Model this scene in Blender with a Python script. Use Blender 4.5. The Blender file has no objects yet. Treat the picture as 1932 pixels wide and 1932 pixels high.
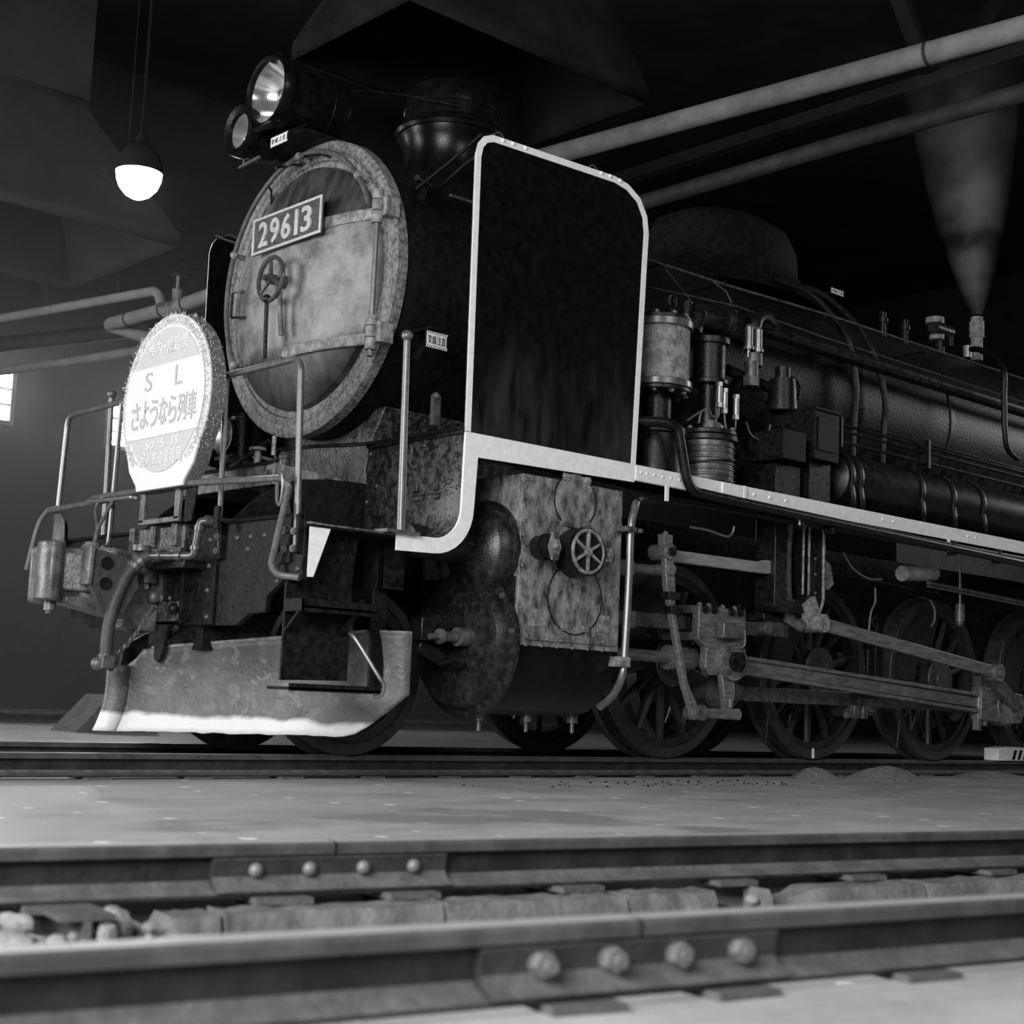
import bpy, bmesh, math, random
from mathutils import Vector, Matrix
random.seed(7)
SC = bpy.context.scene
COL = SC.collection

# ------------------------------------------------------------------ camera
cam_d = bpy.data.cameras.new('camera')
cam = bpy.data.objects.new('camera', cam_d)
COL.objects.link(cam)
SC.camera = cam
cam_d.sensor_width = 56.0
cam_d.sensor_fit = 'HORIZONTAL'
cam_d.lens = 2811.59 / 1932.0 * 56.0
cam_d.clip_start = 0.05
cam_d.clip_end = 200
YAW, PITCH, ROLL = 0.7324, 0.1262, 0.0419
fw = Vector((math.sin(YAW)*math.cos(PITCH), math.cos(YAW)*math.cos(PITCH), math.sin(PITCH)))
rt = Vector((math.cos(YAW), -math.sin(YAW), 0))
up = rt.cross(fw)
r2 = rt*math.cos(ROLL) + up*math.sin(ROLL)
u2 = up*math.cos(ROLL) - rt*math.sin(ROLL)
M = Matrix((r2, u2, -fw)).transposed().to_4x4()
M.translation = Vector((-7.061, -6.9379, 0.3124))
cam.matrix_world = M
cam_d.dof.use_dof = True
cam_d.dof.focus_distance = 9.8
cam_d.dof.aperture_fstop = 6.5

# ------------------------------------------------------------------ world, light, exposure
W = bpy.data.worlds.new('world')
SC.world = W
W.use_nodes = True
W.node_tree.nodes['Background'].inputs[0].default_value = (0.5, 0.5, 0.5, 1)
W.node_tree.nodes['Background'].inputs[1].default_value = 0.016
SC.view_settings.view_transform = 'Standard'
SC.view_settings.look = 'None'
SC.view_settings.exposure = 0.0
SC.view_settings.gamma = 1.0
SC.view_settings.use_curve_mapping = False
SC.cycles.use_denoising = True
SC.cycles.use_adaptive_sampling = True
SC.cycles.adaptive_threshold = 0.025
SC.cycles.adaptive_min_samples = 12
SC.cycles.max_bounces = 5
SC.cycles.diffuse_bounces = 3
SC.cycles.glossy_bounces = 3
SC.cycles.volume_bounces = 0
SC.cycles.volume_step_rate = 4.0
SC.cycles.volume_max_steps = 64

def area(name, loc, target, w, h, power, spread=180):
    d = bpy.data.lights.new(name, 'AREA')
    d.shape = 'RECTANGLE'; d.size = w; d.size_y = h; d.energy = power; d.spread = math.radians(spread)
    o = bpy.data.objects.new(name, d); COL.objects.link(o)
    o.location = loc
    o.rotation_euler = (Vector(target) - Vector(loc)).to_track_quat('-Z', 'Y').to_euler()
    return o
# daylight entering by the open stall doors in front of the engine and beside it
area('doorway_daylight', (-12.0, 4.9, 2.5), (-3.6, 0, .9), 4.0, 4.0, 560, 140)
area('doorway_daylight_next_stall', (-10.5, -6.2, 3.0), (-4.2, -3.2, -.6), 4.6, 3.6, 700, 140)
area('high_side_light', (-4.0, -15.0, 6.5), (0, -1.0, 1.0), 5.0, 3.0, 170, 120)  # unseen area light high on the near side, no opening modelled

# unseen light added at the rear for the reservoir highlight and boiler sheen
area('rear_added_light', (15.0, -4.5, 5.6), (2, -1, 2.0), 3.0, 2.4, 170, 150)

# ------------------------------------------------------------------ materials
MATS = {}
def mat(name, c, r=0.5, m=0.0, c2=None, sc=6.0, lo=0.4, hi=0.62, bump=0.0, bsc=40.0, r2=None, coat=0.0, spec=None, stretch=None, detail=8.0):
    k = bpy.data.materials.new(name); k.use_nodes = True
    nt = k.node_tree; N = nt.nodes; L = nt.links
    b = N['Principled BSDF']
    b.inputs['Base Color'].default_value = (c, c, c, 1)
    b.inputs['Roughness'].default_value = r
    b.inputs['Metallic'].default_value = m
    if spec is not None: b.inputs['Specular IOR Level'].default_value = spec
    if coat: b.inputs['Coat Weight'].default_value = coat
    tc = N.new('ShaderNodeTexCoord')
    src = tc.outputs['Object']
    if stretch:
        mp = N.new('ShaderNodeMapping'); mp.inputs['Scale'].default_value = stretch
        L.new(src, mp.inputs['Vector']); src = mp.outputs['Vector']
    if c2 is not None or r2 is not None:
        n = N.new('ShaderNodeTexNoise'); n.inputs['Scale'].default_value = sc
        n.inputs['Detail'].default_value = detail; n.inputs['Roughness'].default_value = 0.65
        L.new(src, n.inputs['Vector'])
        mr = N.new('ShaderNodeMapRange'); mr.inputs['From Min'].default_value = lo; mr.inputs['From Max'].default_value = hi
        L.new(n.outputs['Fac'], mr.inputs['Value'])
        if c2 is not None:
            mx = N.new('ShaderNodeMix'); mx.data_type = 'RGBA'
            mx.inputs[6].default_value = (c, c, c, 1); mx.inputs[7].default_value = (c2, c2, c2, 1)
            L.new(mr.outputs['Result'], mx.inputs[0]); L.new(mx.outputs[2], b.inputs['Base Color'])
        if r2 is not None:
            mm = N.new('ShaderNodeMapRange'); mm.inputs['To Min'].default_value = r; mm.inputs['To Max'].default_value = r2
            L.new(mr.outputs['Result'], mm.inputs['Value']); L.new(mm.outputs['Result'], b.inputs['Roughness'])
    if bump:
        n2 = N.new('ShaderNodeTexNoise'); n2.inputs['Scale'].default_value = bsc; n2.inputs['Detail'].default_value = 5
        L.new(src, n2.inputs['Vector'])
        bp = N.new('ShaderNodeBump'); bp.inputs['Strength'].default_value = bump; bp.inputs['Distance'].default_value = 0.01
        L.new(n2.outputs['Fac'], bp.inputs['Height']); L.new(bp.outputs['Normal'], b.inputs['Normal'])
    MATS[name] = k
    return k
def emis(name, e, c=0.8):
    k = mat(name, c, 0.4)
    b = k.node_tree.nodes['Principled BSDF']
    b.inputs['Emission Color'].default_value = (1, 1, 1, 1); b.inputs['Emission Strength'].default_value = e
    return k

BLACK = mat('black_paint', 0.0025, 0.26, c2=0.006, sc=16, bump=0.10, bsc=90, spec=0.2)
BLACKD = mat('sooty_black', 0.003, 0.55, c2=0.009, sc=22, bump=0.3, bsc=90, spec=0.12)
GREASE = mat('greasy_black', 0.004, 0.27, c2=0.010, sc=26, bump=0.2, bsc=120, r2=0.42, spec=0.3)
PLATE = mat('dusty_plate', 0.012, 0.32, c2=0.085, sc=26, lo=0.42, hi=0.66, bump=0.5, bsc=60, r2=0.55)
CASING = mat('dusty_casing', 0.025, 0.38, c2=0.30, sc=17, stretch=(1, 1, .6), lo=0.36, hi=0.72, bump=0.5, bsc=70, r2=0.6)
BEAM = mat('beam_paint', 0.005, 0.34, c2=0.014, sc=30, bump=0.25, bsc=120, r2=0.5, spec=0.08)
RING = mat('smokebox_ring_grey', 0.05, 0.5, c2=0.24, sc=34, lo=0.36, hi=0.66, bump=0.6, bsc=80)
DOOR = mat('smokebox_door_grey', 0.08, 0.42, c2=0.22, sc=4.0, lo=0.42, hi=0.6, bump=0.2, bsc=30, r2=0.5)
STRAP = mat('strap_grey', 0.10, 0.45, c2=0.26, sc=22, bump=0.6, bsc=90)
RAILTUBE = mat('handrail_grey', 0.055, 0.3, c2=0.10, sc=26, spec=0.8)
WHITE = mat('white_paint', 0.80, 0.5, c2=0.70, sc=25, bump=0.15, bsc=90)
STEEL = mat('rod_steel', 0.11, 0.36, 0.4, c2=0.20, sc=8, bump=0.15, r2=0.5, stretch=(1, 6, 6))
STEELD = mat('dull_steel', 0.05, 0.4, 0.3, c2=0.12, sc=16, bump=0.3)
BRIGHT = mat('bright_metal', 0.30, 0.34, 0.7, c2=0.22, sc=20)
WHEEL = mat('wheel_black', 0.008, 0.45, c2=0.018, sc=12, bump=0.2)
TYRE = mat('tyre_steel', 0.016, 0.4, c2=0.035, sc=18)
RUBBER = mat('hose_rubber', 0.028, 0.6, c2=0.04, sc=30)
COUPLER = mat('coupler_casting', 0.05, 0.36, c2=0.13, sc=10, bump=0.4, bsc=50)
BRASS = mat('plate_brass', 0.55, 0.38, 0.35, c2=0.42, sc=30)
PFIELD = mat('plate_field', 0.025, 0.5, c2=0.06, sc=40, bump=0.5, bsc=150)
COPPER = mat('copper_pipe', 0.24, 0.35, 0.7)
LAGGING = mat('lagging', 0.24, 0.8, c2=0.12, sc=12, bump=0.5, bsc=25)
MARKW = mat('mark_white', 0.58, 0.7, spec=0.1)
MARKF = mat('mark_fringe', 0.60, 0.9, c2=0.52, spec=0.1, sc=60, bump=0.6, bsc=120)
MARKG = mat('mark_grey', 0.44, 0.9, c2=0.51, spec=0.1, sc=70, lo=0.45, hi=0.6, bump=0.6, bsc=120)
MARKT = mat('mark_letters', 0.37, 0.8, spec=0.1)
FURG = mat('fringe_side_shaded', 0.14, 0.95, c2=0.07, sc=60, bump=0.8, bsc=120)  # dark colour stands in for shade on the side of the head mark
RAILSIDE = mat('rail_head_side', 0.04, 0.5, c2=0.07, sc=10, spec=0.3, bump=0.2)
HOODG = mat('grey_hood', 0.035, 0.9, c2=0.05, sc=1.2, spec=0)
COVERM = mat('cover_paint', 0.007, 0.30, c2=0.03, sc=22, lo=.45, hi=.7, bump=0.2, bsc=90, r2=0.45)
LEDGE = mat('dusty_lit_ledge', 0.05, 0.8, c2=0.09, sc=12, bump=0.4, bsc=60)  # dusty steel, colour paled so rail ledges look lit from above
FLOOR = mat('floor_concrete', 0.30, 0.42, c2=0.42, sc=2.2, lo=0.35, hi=0.7, bump=0.25, bsc=30, r2=0.6, stretch=(1, 1.6, 1))
CONC = mat('old_concrete', 0.075, 0.8, c2=0.14, sc=9, bump=0.6, bsc=40)
STONE = mat('rubble', 0.22, 0.85, c2=0.13, sc=14, bump=0.7, bsc=50)
RAILM = mat('rail_steel', 0.012, 0.5, 0.0, spec=0.3, c2=0.026, sc=10, bump=0.3, bsc=60)
RAILTOP = mat('rail_running_face', 0.55, 0.4, 0.5, c2=0.42, sc=16, stretch=(0.4, 4, 1))
FISH = mat('fishplate_steel', 0.024, 0.5, 0.0, spec=0.3, c2=0.042, sc=12, bump=0.3)
NUT = mat('nut_steel', 0.14, 0.5, 0.1, c2=0.09, sc=30)
WALLM = mat('sooty_wall', 0.035, 0.9, c2=0.022, spec=0, sc=1.2, bump=0.3, bsc=10)
ROOFM = mat('sooty_roof', 0.016, 0.9, c2=0.026, sc=0.8, spec=0)
HOODM = mat('smoke_hood', 0.010, 0.9, c2=0.018, sc=1.5, spec=0)
PIPEM = mat('lagged_pipe', 0.26, 0.85, c2=0.19, sc=6, bump=0.4, bsc=18)
PIPED = mat('sooty_pipe', 0.02, 0.7, c2=0.04, sc=6)
SAND = mat('spilt_sand', 0.20, 0.95, c2=0.12, sc=20, bump=0.8, bsc=90)
LAMPG = emis('lamp_glass', 14.0)
WINE = emis('window_daylight', 55.0)
PIPEB = mat('black_pipe', 0.035, 0.28, c2=0.06, sc=20)
STEEL2 = mat('scoured_steel', 0.30, 0.4, 0.2, c2=0.20, sc=9, stretch=(1, 6, 6))
RIVM = mat('rivet_paint', 0.03, 0.3, c2=0.06, sc=50)
DIRTY = mat('deflector_paint', 0.0025, 0.26, c2=0.006, sc=16, bump=0.10, bsc=90, spec=0.2)
TANKM = mat('reservoir_paint', 0.004, 0.36, c2=0.010, sc=14, r2=0.45, spec=0.5)
HUBM = mat('hub_face', 0.03, 0.4, c2=0.07, sc=22)
BOILM = mat('boiler_paint', 0.004, 0.4, c2=0.010, sc=20, bump=0.3, bsc=60, spec=0.3)
BARW = mat('window_bar', 0.25, 0.6)

# glass in front of the lamp reflectors
GLASS = bpy.data.materials.new('lamp_lens_glass'); GLASS.use_nodes = True
_n = GLASS.node_tree.nodes; _l = GLASS.node_tree.links
_t = _n.new('ShaderNodeBsdfTransparent'); _g = _n.new('ShaderNodeBsdfGlossy'); _g.inputs['Roughness'].default_value = 0.05
_m = _n.new('ShaderNodeMixShader'); _m.inputs[0].default_value = 0.12
_l.new(_t.outputs[0], _m.inputs[1]); _l.new(_g.outputs[0], _m.inputs[2]); _l.new(_m.outputs[0], _n['Material Output'].inputs[0])
REFL = mat('lamp_reflector', 0.80, 0.16, 0.85, c2=0.72, sc=8)

# the plough: white paint along the bottom edge, worn off in an irregular line
PLOW = mat('plough_grey', 0.05, 0.42, c2=0.085, sc=6, bump=0.35, bsc=40, r2=0.55)
def _plow():
    nt = PLOW.node_tree; N = nt.nodes; L = nt.links; b = N['Principled BSDF']
    old = b.inputs['Base Color'].links[0].from_socket
    tc = N.new('ShaderNodeTexCoord'); sp = N.new('ShaderNodeSeparateXYZ'); L.new(tc.outputs['Object'], sp.inputs[0])
    n = N.new('ShaderNodeTexNoise'); n.inputs['Scale'].default_value = 6; n.inputs['Detail'].default_value = 7; L.new(tc.outputs['Object'], n.inputs['Vector'])
    a = N.new('ShaderNodeMath'); a.operation = 'MULTIPLY_ADD'; a.inputs[1].default_value = 0.07; L.new(n.outputs['Fac'], a.inputs[0]); L.new(sp.outputs['Z'], a.inputs[2])
    q = N.new('ShaderNodeMapRange'); q.inputs['From Min'].default_value = 0.198; q.inputs['From Max'].default_value = 0.222
    q.inputs['To Min'].default_value = 1; q.inputs['To Max'].default_value = 0; L.new(a.outputs[0], q.inputs['Value'])
    # flaked remains of a paler coat
    n3 = N.new('ShaderNodeTexNoise'); n3.inputs['Scale'].default_value = 15; n3.inputs['Detail'].default_value = 8; L.new(tc.outputs['Object'], n3.inputs['Vector'])
    m3 = N.new('ShaderNodeMapRange'); m3.inputs['From Min'].default_value = 0.56; m3.inputs['From Max'].default_value = 0.585; L.new(n3.outputs['Fac'], m3.inputs['Value'])
    mx0 = N.new('ShaderNodeMix'); mx0.data_type = 'RGBA'; mx0.inputs[7].default_value = (.10, .10, .10, 1)
    L.new(m3.outputs['Result'], mx0.inputs[0]); L.new(old, mx0.inputs[6])
    mx = N.new('ShaderNodeMix'); mx.data_type = 'RGBA'; mx.inputs[7].default_value = (.56, .56, .56, 1)
    L.new(q.outputs['Result'], mx.inputs[0]); L.new(mx0.outputs[2], mx.inputs[6]); L.new(mx.outputs[2], b.inputs['Base Color'])
_plow()
def zmask(k, z0, z1, amp, sc, stretch, base, dark, invert=False, width=.05):
    nt = k.node_tree; N = nt.nodes; L = nt.links; b = N['Principled BSDF']
    old = b.inputs['Base Color'].links[0].from_socket
    tc = N.new('ShaderNodeTexCoord'); sp = N.new('ShaderNodeSeparateXYZ'); L.new(tc.outputs['Object'], sp.inputs[0])
    mp = N.new('ShaderNodeMapping'); mp.inputs['Scale'].default_value = stretch; L.new(tc.outputs['Object'], mp.inputs['Vector'])
    n = N.new('ShaderNodeTexNoise'); n.inputs['Scale'].default_value = sc; n.inputs['Detail'].default_value = 6; L.new(mp.outputs[0], n.inputs['Vector'])
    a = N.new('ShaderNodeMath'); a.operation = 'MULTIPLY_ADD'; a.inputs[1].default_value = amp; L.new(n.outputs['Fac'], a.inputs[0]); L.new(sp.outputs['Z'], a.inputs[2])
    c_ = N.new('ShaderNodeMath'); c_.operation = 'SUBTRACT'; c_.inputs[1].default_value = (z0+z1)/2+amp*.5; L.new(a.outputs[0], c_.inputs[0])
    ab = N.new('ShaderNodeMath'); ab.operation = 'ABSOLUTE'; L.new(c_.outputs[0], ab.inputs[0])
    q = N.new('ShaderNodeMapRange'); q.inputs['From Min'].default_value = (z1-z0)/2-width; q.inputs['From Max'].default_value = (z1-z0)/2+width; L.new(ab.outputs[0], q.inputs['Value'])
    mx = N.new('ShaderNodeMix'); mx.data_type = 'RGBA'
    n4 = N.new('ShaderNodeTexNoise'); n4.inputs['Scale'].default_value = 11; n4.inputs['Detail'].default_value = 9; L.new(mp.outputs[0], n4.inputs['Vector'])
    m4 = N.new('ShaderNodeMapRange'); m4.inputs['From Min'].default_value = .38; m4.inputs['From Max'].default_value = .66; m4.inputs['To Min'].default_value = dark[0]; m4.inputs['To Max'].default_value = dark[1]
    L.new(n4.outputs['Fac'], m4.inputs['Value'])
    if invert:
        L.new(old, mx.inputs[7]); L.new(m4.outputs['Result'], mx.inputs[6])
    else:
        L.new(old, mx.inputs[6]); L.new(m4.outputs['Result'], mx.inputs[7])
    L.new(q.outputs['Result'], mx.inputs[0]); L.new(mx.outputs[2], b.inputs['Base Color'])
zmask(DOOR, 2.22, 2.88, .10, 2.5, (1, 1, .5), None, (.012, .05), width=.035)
zmask(BOILM, 1.2, 2.28, .35, 3.0, (1, 1, .5), None, (.004, .050), invert=True, width=.12)
zmask(DIRTY, 1.2, 1.95, .9, 3.0, (1, 1, .25), None, (.003, .030), invert=True, width=.25)
# pale scuffs on the floor
def _floor():
    nt = FLOOR.node_tree; N = nt.nodes; L = nt.links; b = N['Principled BSDF']
    old = b.inputs['Base Color'].links[0].from_socket
    tc = N.new('ShaderNodeTexCoord')
    v = N.new('ShaderNodeTexVoronoi'); v.inputs['Scale'].default_value = 5; L.new(tc.outputs['Object'], v.inputs['Vector'])
    n = N.new('ShaderNodeTexNoise'); n.inputs['Scale'].default_value = 1.3; n.inputs['Detail'].default_value = 4; L.new(tc.outputs['Object'], n.inputs['Vector'])
    s = N.new('ShaderNodeMath'); s.operation = 'MULTIPLY_ADD'; s.inputs[1].default_value = -0.22; L.new(n.outputs['Fac'], s.inputs[0]); L.new(v.outputs['Distance'], s.inputs[2])
    q = N.new('ShaderNodeMapRange'); q.inputs['From Min'].default_value = 0.0; q.inputs['From Max'].default_value = 0.02
    q.inputs['To Min'].default_value = 1; q.inputs['To Max'].default_value = 0; L.new(s.outputs[0], q.inputs['Value'])
    mx = N.new('ShaderNodeMix'); mx.data_type = 'RGBA'; mx.inputs[7].default_value = (.75, .75, .75, 1)
    L.new(q.outputs['Result'], mx.inputs[0]); L.new(old, mx.inputs[6])
    # oil-dark streaks
    n2 = N.new('ShaderNodeTexNoise'); n2.inputs['Scale'].default_value = 0.9; n2.inputs['Detail'].default_value = 7; L.new(tc.outputs['Object'], n2.inputs['Vector'])
    q2 = N.new('ShaderNodeMapRange'); q2.inputs['From Min'].default_value = 0.6; q2.inputs['From Max'].default_value = 0.66; L.new(n2.outputs['Fac'], q2.inputs['Value'])
    mx2 = N.new('ShaderNodeMix'); mx2.data_type = 'RGBA'; mx2.inputs[7].default_value = (.22, .22, .22, 1)
    L.new(q2.outputs['Result'], mx2.inputs[0]); L.new(mx.outputs[2], mx2.inputs[6]); L.new(mx2.outputs[2], b.inputs['Base Color'])
_floor()

# ------------------------------------------------------------------ mesh helpers
def V(*a): return Vector(a)
def frame_of(d):
    d = Vector(d).normalized()
    h = Vector((0, 0, 1)) if abs(d.z) < 0.9 else Vector((1, 0, 0))
    u = d.cross(h).normalized(); w = d.cross(u).normalized()
    return d, u, w
def fillet(pts, r, n=5, closed=False):
    P = [Vector(p) for p in pts]; out = []
    N = len(P)
    for i in range(N):
        if not closed and i in (0, N-1): out.append(P[i]); continue
        a, b, c = P[i-1], P[i], P[(i+1) % N]
        d1 = a-b; d2 = c-b; t = min(r, d1.length*.49, d2.length*.49)
        p = b+d1.normalized()*t; q = b+d2.normalized()*t
        for k in range(n+1):
            s = k/n; out.append(p*(1-s)**2 + b*2*s*(1-s) + q*s*s)
    return out
def smooth_path(pts, k=6):
    P = [Vector(p) for p in pts]; out = []
    for i in range(len(P)-1):
        a = P[max(i-1, 0)]; b = P[i]; c = P[i+1]; d = P[min(i+2, len(P)-1)]
        for j in range(k):
            t = j/k
            out.append(.5*((2*b)+(c-a)*t+(2*a-5*b+4*c-d)*t*t+(3*b-a-3*c+d)*t**3))
    out.append(P[-1]); return out

class MB:
    def __init__(s): s.v = []; s.f = []
    def add(s, vs, fs):
        o = len(s.v); s.v += [tuple(p) for p in vs]; s.f += [tuple(i+o for i in f) for f in fs]; return s
    def box(s, x0, x1, y0, y1, z0, z1):
        vs = [(x, y, z) for x in (x0, x1) for y in (y0, y1) for z in (z0, z1)]
        return s.add(vs, [(0,1,3,2),(4,6,7,5),(0,4,5,1),(2,3,7,6),(0,2,6,4),(1,5,7,3)])
    def bar(s, p, q, w, h, upv=None):
        # rectangular bar from p to q, w across, h along upv
        p = Vector(p); q = Vector(q); d = (q-p).normalized()
        upv = Vector(upv) if upv else (Vector((0,0,1)) if abs(d.z) < .95 else Vector((1,0,0)))
        a = d.cross(upv).normalized(); b = a.cross(d).normalized()
        vs = [c+a*i*w/2+b*j*h/2 for c in (p, q) for i in (-1, 1) for j in (-1, 1)]
        return s.add(vs, [(0,1,3,2),(4,6,7,5),(0,4,5,1),(2,3,7,6),(0,2,6,4),(1,5,7,3)])
    def cyl(s, p, q, r, n=20, r2=None, cap=True):
        r2 = r if r2 is None else r2
        p = Vector(p); q = Vector(q); d, u, w = frame_of(q-p)
        vs = []
        for c, rr in ((p, r), (q, r2)):
            for i in range(n):
                t = 2*math.pi*i/n; vs.append(c+u*math.cos(t)*rr+w*math.sin(t)*rr)
        fs = [(i, (i+1) % n, n+(i+1) % n, n+i) for i in range(n)]
        if cap: fs += [tuple(range(n-1, -1, -1)), tuple(range(n, 2*n))]
        return s.add(vs, fs)
    def tube(s, pts, r, n=8, closed=False, cap=True):
        P = [Vector(p) for p in pts]; m = len(P); vs = []
        d0 = (P[1]-P[0]).normalized(); _, u, w = frame_of(d0)
        for i in range(m):
            if closed: d = (P[(i+1) % m]-P[i-1]).normalized()
            else: d = (P[min(i+1, m-1)]-P[max(i-1, 0)]).normalized()
            u = (u-d*u.dot(d)).normalized(); w = d.cross(u)
            rr = r[i] if isinstance(r, (list, tuple)) else r
            for k in range(n):
                t = 2*math.pi*k/n; vs.append(P[i]+u*math.cos(t)*rr+w*math.sin(t)*rr)
        fs = []
        for i in range(m if closed else m-1):
            j = (i+1) % m
            for k in range(n): fs.append((i*n+k, i*n+(k+1) % n, j*n+(k+1) % n, j*n+k))
        if not closed and cap: fs += [tuple(range(n-1, -1, -1)), tuple((m-1)*n+k for k in range(n))]
        return s.add(vs, fs)
    def lathe(s, o, ax, prof, n=40):
        o = Vector(o); d, u, w = frame_of(ax); vs = []
        for r, t in prof:
            for k in range(n):
                a = 2*math.pi*k/n; vs.append(o+d*t+(u*math.cos(a)+w*math.sin(a))*max(r, 1e-4))
        fs = []
        for i in range(len(prof)-1):
            for k in range(n): fs.append((i*n+k, i*n+(k+1) % n, (i+1)*n+(k+1) % n, (i+1)*n+k))
        return s.add(vs, fs)
    def prism(s, pts, plane, a, b):
        n = len(pts)
        def P(p, t):
            return {'xz': (p[0], t, p[1]), 'yz': (t, p[0], p[1]), 'xy': (p[0], p[1], t)}[plane]
        vs = [P(p, a) for p in pts]+[P(p, b) for p in pts]
        fs = [tuple(range(n-1, -1, -1)), tuple(range(n, 2*n))]+[(i, (i+1) % n, n+(i+1) % n, n+i) for i in range(n)]
        return s.add(vs, fs)
    def sphere(s, c, r, n=12, m=8, sc=(1, 1, 1)):
        vs = []; c = Vector(c)
        for i in range(m+1):
            t = math.pi*i/m
            for k in range(n):
                a = 2*math.pi*k/n
                vs.append(c+Vector((max(math.sin(t), 1e-3)*math.cos(a)*r*sc[0], max(math.sin(t), 1e-3)*math.sin(a)*r*sc[1], math.cos(t)*r*sc[2])))
        fs = [(i*n+k, i*n+(k+1) % n, (i+1)*n+(k+1) % n, (i+1)*n+k) for i in range(m) for k in range(n)]
        return s.add(vs, fs)
    def sheet(s, rows):
        n = len(rows[0]); vs = [p for r in rows for p in r]
        return s.add(vs, [(i*n+k, i*n+k+1, (i+1)*n+k+1, (i+1)*n+k) for i in range(len(rows)-1) for k in range(n-1)])
    def mesh(s, name, mt, ang=35):
        me = bpy.data.meshes.new(name); me.from_pydata([tuple(p) for p in s.v], [], s.f); me.validate()
        bm = bmesh.new(); bm.from_mesh(me); bmesh.ops.recalc_face_normals(bm, faces=bm.faces); bm.to_mesh(me); bm.free()
        for p in me.polygons: p.use_smooth = True
        me.set_sharp_from_angle(angle=math.radians(ang))
        me.materials.append(mt); return me
    def obj(s, name, mt, parent=None, bevel=0.0, ang=35, solid=0.0, label=None):
        o = bpy.data.objects.new(name, s.mesh(name, mt, ang)); COL.objects.link(o)
        if parent: o.parent = parent
        if solid:
            k = o.modifiers.new('thickness', 'SOLIDIFY'); k.thickness = solid; k.offset = 0
        if bevel:
            k = o.modifiers.new('bevel', 'BEVEL'); k.width = bevel; k.segments = 2; k.limit_method = 'ANGLE'; k.angle_limit = math.radians(40)
        if label: o['label'] = label
        return o
def thing(name, label, cat, loc=(0, 0, 0), group=None):
    o = bpy.data.objects.new(name, None); COL.objects.link(o); o.location = loc; o.empty_display_size = .1
    tag(o, label, cat, group); return o
def tag(o, label, cat, group=None, kind=None):
    o['label'] = label; o['category'] = cat
    if group: o['group'] = group
    if kind: o['kind'] = kind
    return o
def struct(o): o['kind'] = 'structure'; return o
def inst(name, me, parent, loc, rot=(0, 0, 0), sc=1.0):
    o = bpy.data.objects.new(name, me); COL.objects.link(o); o.parent = parent; o.location = loc; o.rotation_euler = rot
    o.scale = (sc, sc, sc); return o
H = math.pi/2
ROT = {'-x': (0, -H, 0), '-y': (H, 0, 0), 'z': (0, 0, 0), '-z': (math.pi, 0, 0), '+x': (0, H, 0), '+y': (-H, 0, 0)}
def rivet_mesh(name, mt, r=.014, h=.012):
    return MB().lathe((0, 0, 0), (0, 0, 1), [(r*1.05, -.002), (r, h*.35), (r*.7, h*.8), (0, h)], 8).mesh(name, mt, 60)
def bolt_mesh(name, mt, r=.018, h=.014, stud=.4):
    b = MB().cyl((0, 0, -.002), (0, 0, h), r, 6)
    if stud: b.cyl((0, 0, h), (0, 0, h*(1+stud)), r*.5, 8)
    return b.mesh(name, mt, 30)
RIV = rivet_mesh('rivet', RIVM); RIVC = rivet_mesh('casing_rivet', CASING, .010, .009)
RIVW = rivet_mesh('white_rivet', WHITE, .012, .010)
NUTB = bolt_mesh('nut', STEELD); NUTS = bolt_mesh('steel_nut', STEEL, .016, .014); NUTL = bolt_mesh('large_nut', GREASE, .026, .024)

def text(body, name, mt, parent, kind, rect, depth, extrude=.004, offset=0.0, flip=False, spacing=1.0, shear=0.0):
    """flat lettering fitted into rect=(a0,a1,b0,b1). kind 'x': faces -x, a runs along -y; kind 'y': faces -y, a runs along x"""
    cu = bpy.data.curves.new(name, 'FONT'); cu.body = body; cu.extrude = extrude; cu.offset = offset; cu.size = 1.0; cu.space_character = spacing
    cu.resolution_u = 3
    t = bpy.data.objects.new(name, cu); COL.objects.link(t)
    bpy.context.view_layer.update()
    me = bpy.data.meshes.new_from_object(t.evaluated_get(bpy.context.evaluated_depsgraph_get()))
    bpy.data.objects.remove(t); bpy.data.curves.remove(cu)
    xs = [v.co.x for v in me.vertices]; ys = [v.co.y for v in me.vertices]
    if not xs: return None
    x0, x1, y0, y1 = min(xs), max(xs), min(ys), max(ys)
    a0, a1, b0, b1 = rect
    for v in me.vertices:
        s = (v.co.x-x0)/(x1-x0+1e-9); q = (v.co.y-y0)/(y1-y0+1e-9); z = v.co.z
        a = a0+(a1-a0)*s; c = b0+(b1-b0)*q
        v.co = (depth-z, a, c) if kind == 'x' else (a, depth-z, c)
    me.materials.clear(); me.materials.append(mt)
    o = bpy.data.objects.new(name, me); COL.objects.link(o); o.parent = parent
    return o
# ------------------------------------------------------------------ the setting
FZ = -0.118
KD = Vector((0.98705, -0.16039, 0)); KN = Vector((0.16039, 0.98705, 0)); KO = Vector((-5.0, -5.4225, 0))
def NT(s, o, z=0.0):
    p = KO+KD*s+KN*o; return Vector((p.x, p.y, z))
fl = MB()
fl.add([NT(-22, -9, FZ), NT(30, -9, FZ), NT(30, -.045, FZ), NT(-22, -.045, FZ)], [(0, 1, 2, 3)])
fl.add([NT(-22, 1.19, FZ), NT(30, 1.19, FZ), NT(30, 26, FZ), NT(-22, 26, FZ)], [(0, 1, 2, 3)])
fl.add([NT(-22, -.045, FZ), NT(30, -.045, FZ), NT(30, -.045, -.3), NT(-22, -.045, -.3)], [(0, 1, 2, 3)])
fl.add([NT(-22, 1.19, FZ), NT(30, 1.19, FZ), NT(30, 1.19, -.3), NT(-22, 1.19, -.3)], [(0, 1, 2, 3)])
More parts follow.
